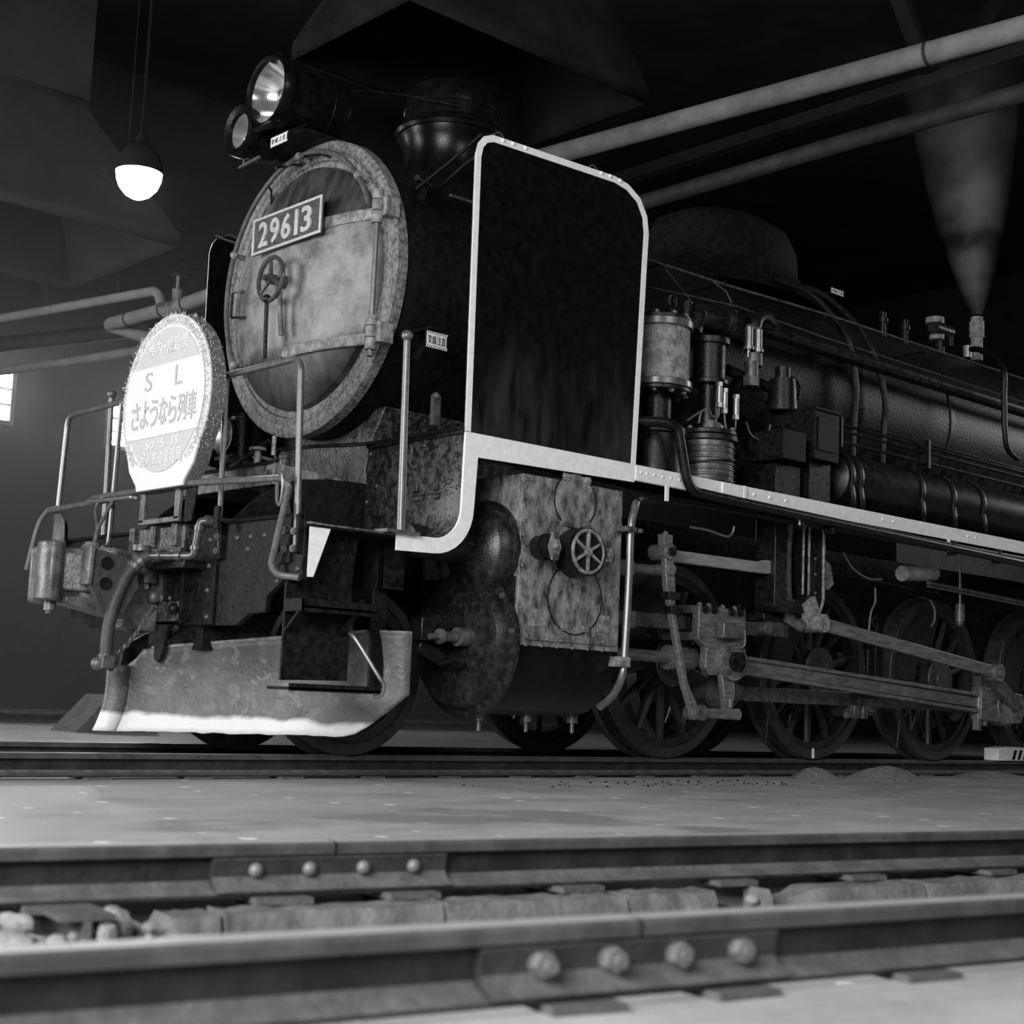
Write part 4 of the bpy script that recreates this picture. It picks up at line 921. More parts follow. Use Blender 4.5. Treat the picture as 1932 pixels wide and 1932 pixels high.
for i in range(4):
    for sg in (-1, 1):
        w = inst('driving_wheel', dc, LO, (1.524*i, .558*sg, .61), (0, 0, 0) if sg < 0 else (0, 0, math.pi))
        inst('tyre', dt, w, (0, 0, 0))
        if sg < 0:
            inst('counterweight', CWM, w, (0, 0, 0))
            MB().cyl((0, -.09, 0), (0, -.108, 0), .165, 32).cyl((0, -.108, 0), (0, -.135, 0), .085, 28).obj('hub_face', HUBM, w, .006)
            MB().cyl((PIN[0], -.085, PIN[1]), (PIN[0], .03, PIN[1]), .125, 28).prism([(0, .13), (PIN[0]+.05, PIN[1]+.11), (PIN[0]-.08, PIN[1]-.10), (-.10, -.10)], 'xz', -.06, .04).obj('crank_boss', WHEEL, w)
            MB().cyl((PIN[0], -.08, PIN[1]), (PIN[0], -.42, PIN[1]), .052, 18).obj('crank_pin', STEELD, w)
    MB().cyl((1.524*i, -.5, .61), (1.524*i, .5, .61), .085, 18).obj('axle', GREASE, LO)
MB().box(1.50, 1.525, -.6225, -.6195, .008, .075).obj('chalk_mark', WHITE, LO)
for sg in (-1, 1):
    w = inst('leading_wheel', tc_, LO, (-2.4375, .558*sg, .445), (0, 0, 0) if sg < 0 else (0, 0, math.pi))
    inst('tyre', tt, w, (0, 0, 0))
MB().cyl((-2.4375, -.5, .445), (-2.4375, .5, .445), .08, 18).obj('axle', GREASE, LO)
MB().box(-2.75, -2.1, -.40, .40, .50, .72).box(-2.6, -2.2, -.47, -.41, .35, .62).box(-2.6, -2.2, .41, .47, .35, .62).obj('truck_frame', GREASE, LO, .01)

# cylinders
def mir(pts, sg): return [(y*sg, z) for y, z in pts]
CAS = [(-1.30, 1.485), (-1.30, .598), (-1.2, .598), (-.5, .598), (-.5, 1.485)]
CYL = [(-1.30, .600), (-1.30, .598)]+[(-.93-.37*math.cos(math.radians(a)), .61-.37*math.sin(math.radians(a))) for a in range(8, 181, 8)]+[(-.55, .598)]
for sg in (1, -1):
    cs = MB().prism(mir(CAS, sg), 'yz', -1.925, -1.175).obj('cylinder_casing', CASING, LO, .004, ang=25)
    MB().prism(mir(CYL, sg), 'yz', -1.923, -1.177).obj('cylinder_barrel', BLACK, LO, ang=25)
    if sg < 0: continue
    for x, z in ((-1.905, 1.46), (-1.905, 1.42), (-1.905, 1.32), (-1.905, 1.24), (-1.905, 1.17), (-1.905, 1.09), (-1.905, 1.01), (-1.905, .93), (-1.905, .86), (-1.905, .79), (-1.905, .71)): inst('rivet', RIVC, cs, (x, -1.30, z), ROT['-y'])
    for i in range(6):
        inst('rivet', RIVC, cs, (-1.86+.112*i, -1.308, .652), ROT['-y']); inst('rivet', RIVC, cs, (-1.86+.112*i, -1.302, .605), ROT['-y'])
    MB().box(-1.88, -1.2, -1.309, -1.298, .630, .668).obj('seam_strip', CASING, cs, .002)
    for x in (-1.80, -1.30): MB().box(x-.045, x+.045, -1.304, -1.299, .70, .79).obj('patch_plate', MATS['strap_grey'], cs)
    # round inspection doors
    for cx, cz, r in ((-1.545, 1.385, .155), (-1.52, .865, .20)):
        dd = MB()
        q = [(cx+r*math.cos(i*math.pi/24), cz+r*math.sin(i*math.pi/24)*.95) for i in range(48)]
        dd.prism([p for p in q], 'xz', -1.304, -1.299); do = dd.obj('inspection_door', CASING, cs)
        MB().tube([(x, -1.3045, z) for x, z in q], .0035, 5, closed=True).obj('door_seam', GREASE, do)
        for dx in (-.075, .085):
            for dz in (-.125, .125): MB().box(cx+dx-.022, cx+dx+.022, -1.312, -1.299, cz+dz*r/.16-.018, cz+dz*r/.16+.018).cyl((cx+dx-.02, -1.312, cz+dz*r/.16), (cx+dx+.02, -1.312, cz+dz*r/.16), .008, 8).obj('door_hinge', CASING, do, .002)
    # bypass valve wheel in the middle, two glands beside it
    bv = MB().cyl((-1.55, -1.29, 1.10), (-1.565, -1.43, 1.105), .128, 36).obj('bypass_valve', GREASE, cs)
    ww = MB().tube([(-1.567+.112*math.cos(i*math.pi/18), -1.437, 1.105+.112*math.sin(i*math.pi/18)) for i in range(36)], .010, 8, closed=True)
    for i in range(6):
        a = i*math.pi/3+.52; ww.bar((-1.567+.02*math.cos(a), -1.437, 1.105+.02*math.sin(a)), (-1.567+.108*math.cos(a), -1.437, 1.105+.108*math.sin(a)), .012, .018, (0, 1, 0))
    ww.cyl((-1.567, -1.43, 1.105), (-1.567, -1.448, 1.105), .024, 16); ww.obj('valve_cover_ribs', STRAP, bv)
    for x, r, l in ((-1.80, .062, .12), (-1.38, .062, .09)):
        g = MB().cyl((x, -1.29, 1.11), (x, -1.30-l, 1.11), r, 20).cyl((x, -1.30-l*.5, 1.11), (x, -1.30-l*.62, 1.11), r*1.15, 20).obj('gland', GREASE, cs)
        MB().prism([(x-.02, 1.04), (x+.02, 1.04), (x+.045, 1.11), (x+.02, 1.18), (x-.02, 1.18), (x-.045, 1.11)], 'xz', -1.302-l, -1.31-l).sphere((x, -1.31-l, 1.11), .02).obj('gland_cover', STRAP, g)
        for z in (1.055, 1.165): inst('bolt', NUTB, g, (x, -1.31-l, z), ROT['-y'])
    # front covers
    MB().lathe((-1.92, -.93, .61), (-1, 0, 0), [(.395, 0), (.395, .03), (.36, .04), (.352, .04), (.345, .075), (.33, .105), (.28, .118), (.10, .125), (0, .125)], 64).obj('cylinder_front_cover', COVERM, LO)
    for i in range(4): inst('bolt', NUTB, cs, (-1.952, -.93-.372*math.cos(.15+i*.55), .61+.372*math.sin(.15+i*.55)), ROT['-x'])
    MB().lathe((-1.92, -1.04, 1.095), (-1, 0, 0), [(.262, 0), (.262, .025), (.24, .03), (.236, .06), (.215, .10), (.205, .11), (.12, .16), (.085, .17), (.085, .55), (0, .56)], 48).obj('valve_chest_cover', COVERM, LO)
    MB().prism([(-.55, .95), (-1.28, .95), (-1.28, .72), (-.55, .72)], 'yz', -1.95, -1.92).obj('cylinder_web', GREASE, LO)
    rv = MB().cyl((-2.03, -1.06, .63), (-2.12, -1.06, .63), .05, 18).cyl((-2.10, -1.06, .63), (-2.22, -1.06, .625), .028, 14).cyl((-2.22, -1.06, .625), (-2.24, -1.06, .625), .04, 14).cyl((-2.24, -1.06, .625), (-2.30, -1.06, .62), .016, 10).obj('relief_valve', STEELD, LO)
    MB().cyl((-2.02, -.93, .70), (-2.10, -.93, .70), .10, 24).cyl((-2.10, -.93, .70), (-2.22, -.93, .70), .075, 24).obj('tail_rod_gland', GREASE, LO)
    MB().cyl((-2.04, -1.02, .50), (-2.12, -1.02, .50), .04, 16).cyl((-2.12, -1.02, .50), (-2.2, -1.03, .49), .015, 10).obj('relief_valve', GREASE, LO)
    MB().box(-2.32, -2.22, -1.02, -.92, .60, .72).cyl((-2.3, -.95, .58), (-2.12, -.95, .52), .04).obj('tail_rod_guide', GREASE, LO, .006)
    for x in (-1.85, -1.51, -1.16):
        MB().cyl((x, -.95, .26), (x, -.95, .205), .032, 14).cyl((x, -.95, .205), (x, -.95, .15), .012, 10).obj('drain_cock', STEELD, LO)
    # drain pipe down the rear edge of the casing
    pp = MB().tube(smooth_path([(-1.11, -1.34, 1.43), (-1.125, -1.345, 1.39), (-1.152, -1.345, 1.27), (-1.154, -1.345, .98), (-1.168, -1.345, .60), (-1.184, -1.345, .47), (-1.25, -1.345, .365), (-1.35, -1.345, .30)]), .021, 10).obj('exhaust_drain_pipe', RAILTUBE, LO)
    MB().box(-1.22, -1.13, -1.37, -1.28, 1.255, 1.285).cyl((-1.2, -1.38, 1.27), (-1.2, -1.29, 1.27), .018, 6).cyl((-1.09, -1.37, 1.27), (-1.09, -1.29, 1.27), .014, 6).obj('pipe_clamp', STEELD, pp, .003)
    MB().box(-1.235, -1.145, -1.37, -1.28, .52, .575).obj('pipe_clamp', STRAP, pp, .003)

# valve gear, crosshead and rods (near side)
GR = LO
sbr = MB().bar((-1.17, -.93, .815), (.75, -.93, .835), .09, .085).obj('slide_bar', STEELD, GR, .006)
MB().box(-.80, -.72, -1.0, -.96, .76, .86).obj('slide_bar_end', STEEL, sbr, .004)
MB().box(.45, .62, -1.04, -.93, .79, .88).cyl((.44, -1.06, .835), (.44, -.92, .835), .045, 14).obj('slide_bar_bracket', STEELD, sbr, .004)
MB().box(.40, .70, -1.05, -.80, .88, .93).obj('motion_bracket', GREASE, GR, .006)
for x in (.47, .52, .60): inst('bolt', NUTL, sbr, (x, -1.0, .93), ROT['z'])
MB().cyl((-1.2, -.93, .612), (-.15, -.93, .612), .036, 16).cyl((-.36, -.93, .612), (-.15, -.93, .612), .075, 20, r2=.07).obj('piston_rod', STEEL, GR)
xh = MB().prism([(-.28, .925), (.16, .925), (.16, .722), (.09, .70), (.10, .60), (.12, .53), (-.16, .515), (-.21, .56), (-.20, .68), (-.28, .722)], 'xz', -1.10, -1.045).obj('crosshead', STEEL, GR, .006)
MB().box(-.28, .16, -1.045, -.80, .88, .93).box(-.28, .16, -1.045, -.80, .72, .77).obj('crosshead_slipper', STEELD, xh, .004)
for x in (-.235, -.15, .01, .095): inst('bolt', NUTL, xh, (x, -1.10, .905), ROT['-y'], .9)
for x in (-.235, -.15, -.02, .095): inst('bolt', NUTB, xh, (x, -1.06, .93), ROT['z'])
MB().box(-.13, .06, -1.17, -1.10, .74, .835).box(-.02, .10, -1.15, -1.10, .75, .83).obj('oil_box', STEELD, xh, .008)
MB().tube(smooth_path([(.05, -1.18, .80), (.055, -1.18, .72), (.03, -1.17, .69), (-.06, -1.15, .685)]), .007, 6).obj('oil_pipe', STEEL, xh)
gp = MB().cyl((-.01, -1.10, .605), (-.01, -1.16, .605), .115, 32).obj('gudgeon_pin_cover', STEEL, xh)
MB().cyl((-.01, -1.155, .605), (-.01, -1.20, .605), .060, 10).cyl((-.01, -1.2, .605), (-.01, -1.215, .605), .03, 8).obj('gudgeon_nut', GREASE, gp)
for a in range(4): inst('bolt', NUTB, gp, (-.01+.095*math.cos(a*H+.78), -1.16, .605+.095*math.sin(a*H+.78)), ROT['-y'])
ua = MB().prism([(-.09, .52), (.03, .52), (.035, .42), (.02, .31), (-.02, .27), (-.045, .30)], 'xz', -1.13, -1.09).obj('crosshead_arm', STEEL, xh, .004)
MB().cyl((.005, -1.18, .29), (.005, -1.06, .29), .035, 18).cyl((-.02, -1.14, .38), (-.02, -1.14, .33), .012, 8).obj('arm_pin', STEEL, ua)
ulk = MB().bar((-.37, -1.17, .292), (.0, -1.17, .288), .030, .058).obj('union_link', STEEL, GR, .004)
for x in (-.38,): MB().cyl((x, -1.24, .292), (x, -1.12, .292), .045, 20).obj('link_pin', STEELD, ulk)
cl = MB().prism([(-.735, 1.22), (-.665, 1.225), (-.635, 1.0), (-.63, .86), (-.505, .46), (-.435, .36), (-.37, .26), (-.44, .25), (-.545, .46), (-.665, .86), (-.71, 1.0)], 'xz', -1.225, -1.185).obj('combination_lever', STEEL, GR, .005)
MB().cyl((-.70, -1.24, 1.20), (-.70, -1.1, 1.20), .048, 22).cyl((-.685, -1.24, 1.10), (-.685, -1.1, 1.10), .035, 18).box(-.74, -.665, -1.22, -1.17, 1.23, 1.30).obj('lever_boss', STEEL, cl, .003)
for x, z in ((-.655, .95), (-.63, .87)): MB().box(x-.05, x+.05, -1.24, -1.17, z-.022, z+.022).cyl((x+.05, -1.205, z), (x+.07, -1.205, z), .014, 6).obj('lever_strap', GREASE, cl, .003)
inst('bolt', NUTL, cl, (-.70, -1.24, 1.20), ROT['-y']); inst('bolt', NUTB, cl, (-.705, -1.195, 1.30), ROT['z'])
MB().cyl((-1.17, -1.04, 1.095), (-.66, -1.10, 1.10), .030, 14).cyl((-1.0, -1.05, 1.096), (-.85, -1.07, 1.098), .05, 14).obj('valve_spindle', STEEL, GR)
MB().prism([(-.66, 1.225), (-.62, 1.23), (.24, 1.235), (.30, 1.25), (.455, 1.255), (.46, 1.175), (.30, 1.165), (.24, 1.165), (-.62, 1.16), (-.66, 1.165)], 'xz', -1.125, -1.085).obj('radius_rod', STEEL2, GR, .004)
# expansion link box
lb = MB().prism([(.36, 1.60), (.36, .97), (.39, .935), (.80, .945), (.85, 1.0), (.855, 1.60), (.70, 1.60), (.70, 1.06), (.68, 1.03), (.50, 1.02), (.48, 1.05), (.48, 1.60)], 'xz', -1.16, -1.0).obj('link_bracket', GREASE, GR, .006)
MB().tube(fillet([(.845, -1.17, 1.56), (.85, -1.17, 1.03), (.81, -1.17, .955)], .05), .010, 8).tube([(.70, -1.165, 1.58), (.70, -1.165, 1.06)], .008, 6).tube([(.64, -1.165, 1.5), (.64, -1.165, 1.06)], .008, 6).obj('bracket_flange', STRAP, lb)
for z in (1.08, 1.2, 1.3): inst('rivet', RIV, lb, (.775, -1.16, z), ROT['-y'])
MB().tube([(.59, -1.08, 1.53), (.565, -1.08, 1.35), (.57, -1.08, 1.1), (.62, -1.08, .90), (.70, -1.12, .86)], .04, 8).obj('expansion_link', STEELD, GR)
MB().prism([(.93, 1.34), (1.03, 1.28), (1.06, 1.16), (1.0, 1.12), (.92, 1.18), (.90, 1.28)], 'xz', -1.10, -1.06).cyl((.96, -1.08, 1.34), (.96, -1.08, 1.42), .02).cyl((.98, -1.11, 1.22), (.98, -1.06, 1.22), .03).obj('lifting_arm', STRAP, GR, .003)
er = MB().bar((.77, -1.20, .885), (2.82, -1.24, .668), .035, .085, (0, 0, 1)).obj('eccentric_rod', STEEL, GR, .005)
MB().cyl((.76, -1.25, .885), (.76, -1.10, .885), .06, 22).prism([(.64, 1.0), (.74, 1.06), (.80, .95), (.78, .86), (.70, .88)], 'xz', -1.19, -1.13).obj('link_foot', STRAP, er, .003)
MB().cyl((2.83, -1.29, .665), (2.83, -1.18, .665), .065, 22).cyl((2.83, -1.31, .665), (2.83, -1.29, .665), .03, 8).obj('eccentric_boss', STEEL, er)
MB().bar((2.83, -1.17, .665), (3.27, -1.17, .43), .05, .10, (0, 0, 1)).obj('return_crank', STEELD, GR, .006)
# connecting rod, fluted
PX, PZ = 3.288, .423
cr = MB()
a, b = V(-.01, -1.035, .605), V(PX, -1.035, PZ); dx = (b-a).normalized(); nz = V(-dx.z, 0, dx.x)
vs = []
cr.bar(a+dx*.12, b-dx*.2, .030, .070, nz)
cr.bar(a+dx*.12+nz*.045, b-dx*.2+nz*.060, .062, .024, nz); cr.bar(a+dx*.12-nz*.045, b-dx*.2-nz*.060, .062, .024, nz)
cro = cr.obj('connecting_rod', STEEL, GR, .003)
MB().cyl((PX, -1.09, PZ), (PX, -.98, PZ), .14, 28).bar(b-dx*.36, b-dx*.10, .09, .24, nz).obj('big_end', STEEL, cro, .006)
MB().bar(b-dx*.34+nz*.2, b-dx*.34-nz*.2, .05, .045, dx).bar(b-dx*.25+nz*.16, b-dx*.25-nz*.16, .05, .03, dx).obj('big_end_wedge', BRIGHT, cro, .003)
MB().prism([(PX-.10, .42), (PX-.02, .53), (PX+.09, .52), (PX+.13, .42), (PX+.07, .31), (PX-.05, .30)], 'xz', -1.16, -1.09).obj('big_end_cap', STEEL, cro, .006)
for dx_, dz_ in ((.0, .07), (.06, 0), (.0, -.07), (-.06, 0)): inst('bolt', NUTB, cro, (PX+dx_, -1.16, PZ+dz_), ROT['-y'])
# coupling rods
kr = MB()
for i in range(3):
    kr.bar((1.524*i+.24, -.86, PZ), (1.524*(i+1)+.24, -.86, PZ), .040, .095, (0, 0, 1))
kr = kr.obj('coupling_rod', STEELD, GR, .004)
for i in range(4):
    x = 1.524*i+.24
    MB().cyl((x, -.91, PZ), (x, -.80, PZ), .105, 26).cyl((x, -.93, PZ), (x, -.91, PZ), .085, 26).obj('coupling_rod_boss', STEELD, kr)
    MB().cyl((x, -.90, PZ+.10), (x, -.84, PZ+.10), .035).cyl((x, -.87, PZ+.09), (x, -.87, PZ+.16), .018, 6).obj('oil_cup', STEELD, kr)
for x in (1.60, 1.70): MB().box(x-.03, x+.03, -.92, -.82, PZ-.13, PZ-.04).obj('rod_joint', STEELD, kr, .006)

# things under the running board
MB().tube(smooth_path([(-2.17, -1.25, 1.527), (-1.44, -1.25, 1.515), (-1.10, -1.255, 1.50), (-.95, -1.26, 1.46), (-.8, -1.26, 1.47), (-.33, -1.26, 1.49), (.7, -1.26, 1.49), (7, -1.26, 1.49)], 5), .013, 8).sphere((-2.17, -1.25, 1.527), .03).sphere((-.98, -1.26, 1.465), .035).obj('air_line', GREASE, GR)
MB().tube([(-.2, -1.31, 1.535), (.6, -1.325, 1.53), (7, -1.325, 1.50)], .011, 8).tube([(.3, -1.29, 1.50), (7, -1.29, 1.46)], .011, 8).obj('air_line', GREASE, GR)
for x in (.42, .72, 2.15, 2.75): MB().box(x-.015, x+.015, -1.34, -1.27, 1.45, 1.55).obj('line_clip', GREASE, GR, .003)
MB().tube(fillet([(-1.10, -1.20, 1.905), (-.87, -1.33, 1.915), (-.79, -1.345, 1.90), (-.70, -1.345, 1.60), (-.64, -1.345, 1.545), (-.2, -1.345, 1.535), (3.5, -1.345, 1.47), (7, -1.345, 1.46)], .09, 8), .030, 12).obj('pump_exhaust_pipe', GREASE, GR)
MB().cyl((2.0, -1.0, 1.32), (2.4, -1.0, 1.355), .055, 18).obj('lagged_cylinder', LAGGING, GR)
MB().tube([(2.3, -1.02, 1.28), (2.7, -1.02, 1.27), (7, -1.02, 1.14)], .012, 6).tube([(2.3, -1.02, 1.255), (2.7, -1.02, 1.245), (7, -1.02, 1.115)], .010, 6).obj('sand_air_pipe', STEELD, GR)
for pts in ([(1.3, -1.0, 1.40), (1.42, -1.0, 1.30), (1.6, -1.0, 1.25), (1.75, -1.0, 1.26)], [(2.36, -1.0, 1.16), (2.42, -1.0, 1.10), (2.42, -1.0, 1.02), (2.38, -1.0, .97)], [(.0, -1.12, 1.43), (-.02, -1.12, 1.38), (-.08, -1.12, 1.36), (-.25, -1.12, 1.38), (-.4, -1.12, 1.38)], [(1.68, -.95, .9), (1.70, -.95, 1.02), (1.75, -.95, 1.1), (1.75, -.95, 1.2)]):
    MB().tube(smooth_path(pts), .008, 6).obj('oil_pipe', COPPER, GR)
MB().cyl((2.76, -1.0, 1.16), (2.76, -1.0, 1.03), .035, 14).sphere((2.76, -1.0, 1.02), .03).cyl((2.76, -1, 1.16), (2.76, -1, 1.45), .01).obj('sand_valve', STEELD, GR)
MB().box(-.2, 7, -.43, .43, 1.1, 1.5).obj('ashpan_and_stretchers', GREASE, GR)
for x in (.76, 2.286):
    MB().bar((x, -.56, .35), (x+.03, -.56, 1.0), .09, .06, (1, 0, 0)).cyl((x, -.6, 1.0), (x, -.4, 1.0), .05).obj('brake_hanger', GREASE, GR, .006)
    MB().prism([(x-.13, .40), (x-.05, .40), (x-.05, .80), (x-.13, .80)], 'xz', -.62, -.50).obj('brake_block', GREASE, GR, .01)
    MB().tube([(x+.1, -.75, .0+.35), (x+.1, -.72, .1+.0)], .012).obj('sand_delivery_pipe', GREASE, GR)

# air pump behind the deflector
AX, AY = -.66, -1.06
pm = MB().cyl((AX, AY, 2.20), (AX, AY, 2.54), .185, 40).obj('air_pump', STRAP, LO)
MB().cyl((AX, AY, 2.53), (AX, AY, 2.575), .205, 40).cyl((AX, AY, 2.175), (AX, AY, 2.215), .205, 40).obj('pump_flange', RAILTUBE, pm, .004)
for z in (2.575, 2.15): MB().cyl((AX, AY, z), (AX, AY, z+.025), .195, 40).obj('pump_head', GREASE, pm, .004)
for a in range(10):
    for z, rr in ((2.60, 'z'), (2.15, '-z')): inst('bolt', NUTB, pm, (AX+.17*math.cos(a*.628), AY+.17*math.sin(a*.628), z), ROT[rr])
MB().cyl((AX+.46, AY, 2.30), (AX+.46, AY, 2.54), .10, 28).cyl((AX+.46, AY, 2.53), (AX+.46, AY, 2.57), .125, 28).cyl((AX+.46, AY, 2.28), (AX+.46, AY, 2.31), .12, 28).obj('pump_small_cylinder', GREASE, pm, .003)
MB().cyl((AX+.08, AY-.02, 2.60), (AX+.08, AY-.02, 2.68), .06, 16, r2=.035).tube([(AX+.08+.032*math.cos(k*math.pi/8), AY-.02, 2.725+.045*math.sin(k*math.pi/8)) for k in range(16)], .013, 8, closed=True).obj('lifting_eye', GREASE, pm)
MB().cyl((AX+.20, AY-.02, 2.60), (AX+.22, AY-.02, 2.75), .035, 12).obj('pump_stud', GREASE, pm)
MB().cyl((AX+.30, AY-.02, 2.68), (AX+.56, AY-.02, 2.70), .085, 24).cyl((AX+.52, AY-.02, 2.70), (AX+.57, AY-.02, 2.703), .105, 24).cyl((AX+.28, AY, 2.58), (AX+.32, AY, 2.68), .07, 16).obj('pump_valve_chest', GREASE, pm, .003)
for a in range(5): inst('bolt', NUTB, pm, (AX+.572, AY-.02+.085*math.cos(a*1.256), 2.703+.085*math.sin(a*1.256)), ROT['+x'])
MB().cyl((AX-.0, AY, 1.94), (AX, AY, 2.15), .085, 24).obj('pump_distance_piece', GREASE, pm)
la = MB().cyl((AX, AY, 1.645), (AX, AY, 1.90), .155, 32).cyl((AX, AY, 1.90), (AX, AY, 1.94), .175, 32).obj('pump_air_cylinder', GREASE, pm, .003)
lb2 = MB().cyl((AX+.46, AY, 1.645), (AX+.46, AY, 1.92), .165, 36).obj('pump_air_cylinder', STEELD, pm)
for k in range(7): MB().lathe((AX+.46, AY, 1.67+k*.035), (0, 0, 1), [(.165, 0), (.172, .004), (.172, .012), (.165, .016)], 32).obj('cooling_rib', STEELD, lb2)
MB().cyl((AX+.46, AY, 1.92), (AX+.46, AY, 1.955), .19, 36).cyl((AX+.46, AY, 1.96), (AX+.46, AY, 1.99), .18, 36).obj('cylinder_flange', GREASE, lb2, .004)
for a in range(10): inst('bolt', NUTS, lb2, (AX+.46+.16*math.cos(a*.628), AY+.16*math.sin(a*.628), 1.99), ROT['z'])
for x, y in ((.38, -.09), (.47, -.06), (.54, -.02)): MB().cyl((AX+x, AY+y, 1.98), (AX+x, AY+y, 2.04), .032, 12).obj('valve_cap', STRAP, lb2)
MB().cyl((AX+.46, AY, 1.99), (AX+.46, AY, 2.28), .06, 18).obj('pump_distance_piece', GREASE, pm)
MB().tube([(AX+.46+.178*math.cos(k*.35), AY+.178*math.sin(k*.35), 1.72+.006*k) for k in range(18)], .006, 6).obj('wire_coil', GREASE, lb2)
for x, h in ((-.13, 2.27), (-.08, 2.24), (.03, 2.22)):
    MB().cyl((x-.12, -1.19, h-.12), (x-.12, -1.19, h-.02), .018, 12).cyl((x-.12, -1.19, h-.15), (x-.12, -1.19, h-.12), .022, 6).cyl((x-.12, -1.19, h-.02), (x-.12, -1.19, h+.005), .022, 6).obj('oil_feed_union', BRIGHT, pm)
for pts in ([(-.25, -1.19, 2.12), (-.27, -1.20, 2.06), (-.35, -1.22, 2.05), (-.42, -1.24, 2.08), (-.6, -1.25, 1.98)], [(-.2, -1.19, 2.09), (-.19, -1.2, 2.0), (-.12, -1.21, 1.95)], [(-.09, -1.19, 2.07), (-.12, -1.2, 2.0), (-.25, -1.2, 2.0), (-.3, -1.2, 2.06)], [(.12, -1.1, 2.10), (.17, -1.1, 2.03), (.25, -1.1, 2.01), (.33, -1.1, 2.04), (.36, -1.1, 2.12)], [(-.42, -1.24, 2.08), (-.47, -1.24, 2.05), (-.49, -1.24, 1.98)]):
    MB().tube(smooth_path(pts), .006, 6).obj('oil_pipe', STEEL, LO)
# governor cups and fittings
for x in (.25, .345):
    g = MB().cyl((x, -1.0, 2.55), (x, -1.0, 2.62), .012, 10).cyl((x, -1, 2.60), (x, -1, 2.62), .036, 16).cyl((x, -1.0, 2.62), (x, -1.0, 2.74), .027, 18).sphere((x, -1.0, 2.745), .026, 14, 8).obj('governor_spring_case', BRIGHT, LO)
MB().cyl((.26, -1.02, 2.40), (.26, -1.02, 2.52), .042, 18).cyl((.26, -1.02, 2.36), (.26, -1.02, 2.42), .055, 6).cyl((.3, -1, 2.5), (.3, -1, 2.58), .06, 14).obj('governor_body', STEELD, LO)
MB().cyl((.30, -.98, 2.30), (.30, -.90, 2.30), .14, 22).cyl((.1, -.95, 2.45), (.62, -.95, 2.40), .035, 12).obj('governor_bracket', GREASE, LO)
MB().tube(smooth_path([(.36, -.95, 2.62), (.36, -.96, 2.80), (.44, -.96, 2.87), (.6, -.93, 2.84), (.9, -.9, 2.80), (7, -.9, 2.80)], 5), .045, 10).obj('steam_supply_pipe', GREASE, LO)
MB().tube(smooth_path([(.55, -1.05, 2.46), (.66, -1.05, 2.48), (.72, -1.05, 2.42), (.70, -1.05, 2.35)]), .012, 8).obj('feed_pipe', GREASE, LO)
# valve box and tool boxes on the board
bx_ = MB().box(.60, .86, -1.27, -.92, 1.92, 2.26).obj('lubricator_box', BEAM, LO, .006)
MB().box(.59, .87, -1.28, -.91, 2.24, 2.26).box(.63, .83, -1.276, -1.268, 1.98, 2.20).obj('box_lid', BEAM, bx_, .003)
MB().box(.62, .84, -1.22, -.95, 1.645, 1.92).obj('box_pedestal', GREASE, bx_, .004)
MB().cyl((.58, -1.02, 2.25), (.58, -1.02, 2.46), .10, 22, r2=.085).cyl((.58, -1.02, 2.46), (.58, -1.02, 2.54), .05).obj('check_valve', GREASE, LO)
MB().box(.24, .47, -1.30, -1.02, 1.87, 2.06).obj('tool_box', BEAM, LO, .006)
MB().box(.30, .55, -1.2, -.9, 1.645, 1.86).obj('box_pedestal', GREASE, LO, .004)
# air reservoir with straps
tk = MB().lathe((1.02, -1.07, 1.868), (1, 0, 0), [(0, -.04), (.10, -.03), (.165, .0), (.182, .05), (.182, 4.2), (0, 4.25)], 36).obj('air_reservoir', TANKM, LO)
for x in (1.04, 1.14, 1.87, 2.27, 2.67, 3.6):
    b = MB(); rows = []
    for k in range(17):
        a = math.radians(200-150*k/16+0); 
        rows.append([(x-.022, -1.07+.188*math.cos(a), 1.868+.188*math.sin(a)), (x+.022, -1.07+.188*math.cos(a), 1.868+.188*math.sin(a))])
    rows = [[(x-.022, -1.262, 1.645), (x+.022, -1.262, 1.645)], [(x-.022, -1.258, 1.75), (x+.022, -1.258, 1.75)]]+rows
    b.sheet(rows).obj('reservoir_strap', GREASE, tk, solid=.008)
for z, y in ((2.23, -1.13), (2.18, -1.16), (2.10, -1.18)):
    MB().tube([(.86, y, z), (2.2, y, z-.004), (7, y, z-.01)], .011, 8).obj('control_rod', GREASE, LO)
for x in (2.03, .99): MB().box(x-.012, x+.012, -1.2, -1.1, 2.06, 2.26).obj('rod_guide', GREASE, LO)
MB().tube([(.2, -.84, 2.35), (7, -.84, 2.33)], .012, 8).obj('boiler_side_pipe', GREASE, LO)
MB().tube([(-2.2, -.93, 2.99), (.07, -.94, 3.0), (1.14, -.94, 3.03), (7, -.94, 3.07)], .009, 8).obj('boiler_handrail', STEELD, LO)
MB().tube([(-1.0, -.95, 2.80), (.18, -.95, 2.88), (1.12, -.94, 2.865), (7, -.93, 2.86)], .006, 6).obj('conduit', STEELD, LO)
for x in (-.5, .07, .62, 1.14, 2.4): MB().cyl((x, -.94, 3.01), (x, -.68, 3.0), .008, 6).sphere((x, -.94, 3.01), .016, 8, 6).obj('handrail_knob', BLACKD, LO)
MB().tube(smooth_path([(-.5, -.95, 2.97), (-.35, -.95, 2.88), (-.2, -.95, 2.80), (.0, -.96, 2.83), (.18, -.95, 2.88)]), .004, 5).tube([(-.05, -.95, 2.99), (.02, -1.0, 2.93), (.05, -1.02, 2.86)], .004, 5).obj('signal_wire', STEELD, LO)
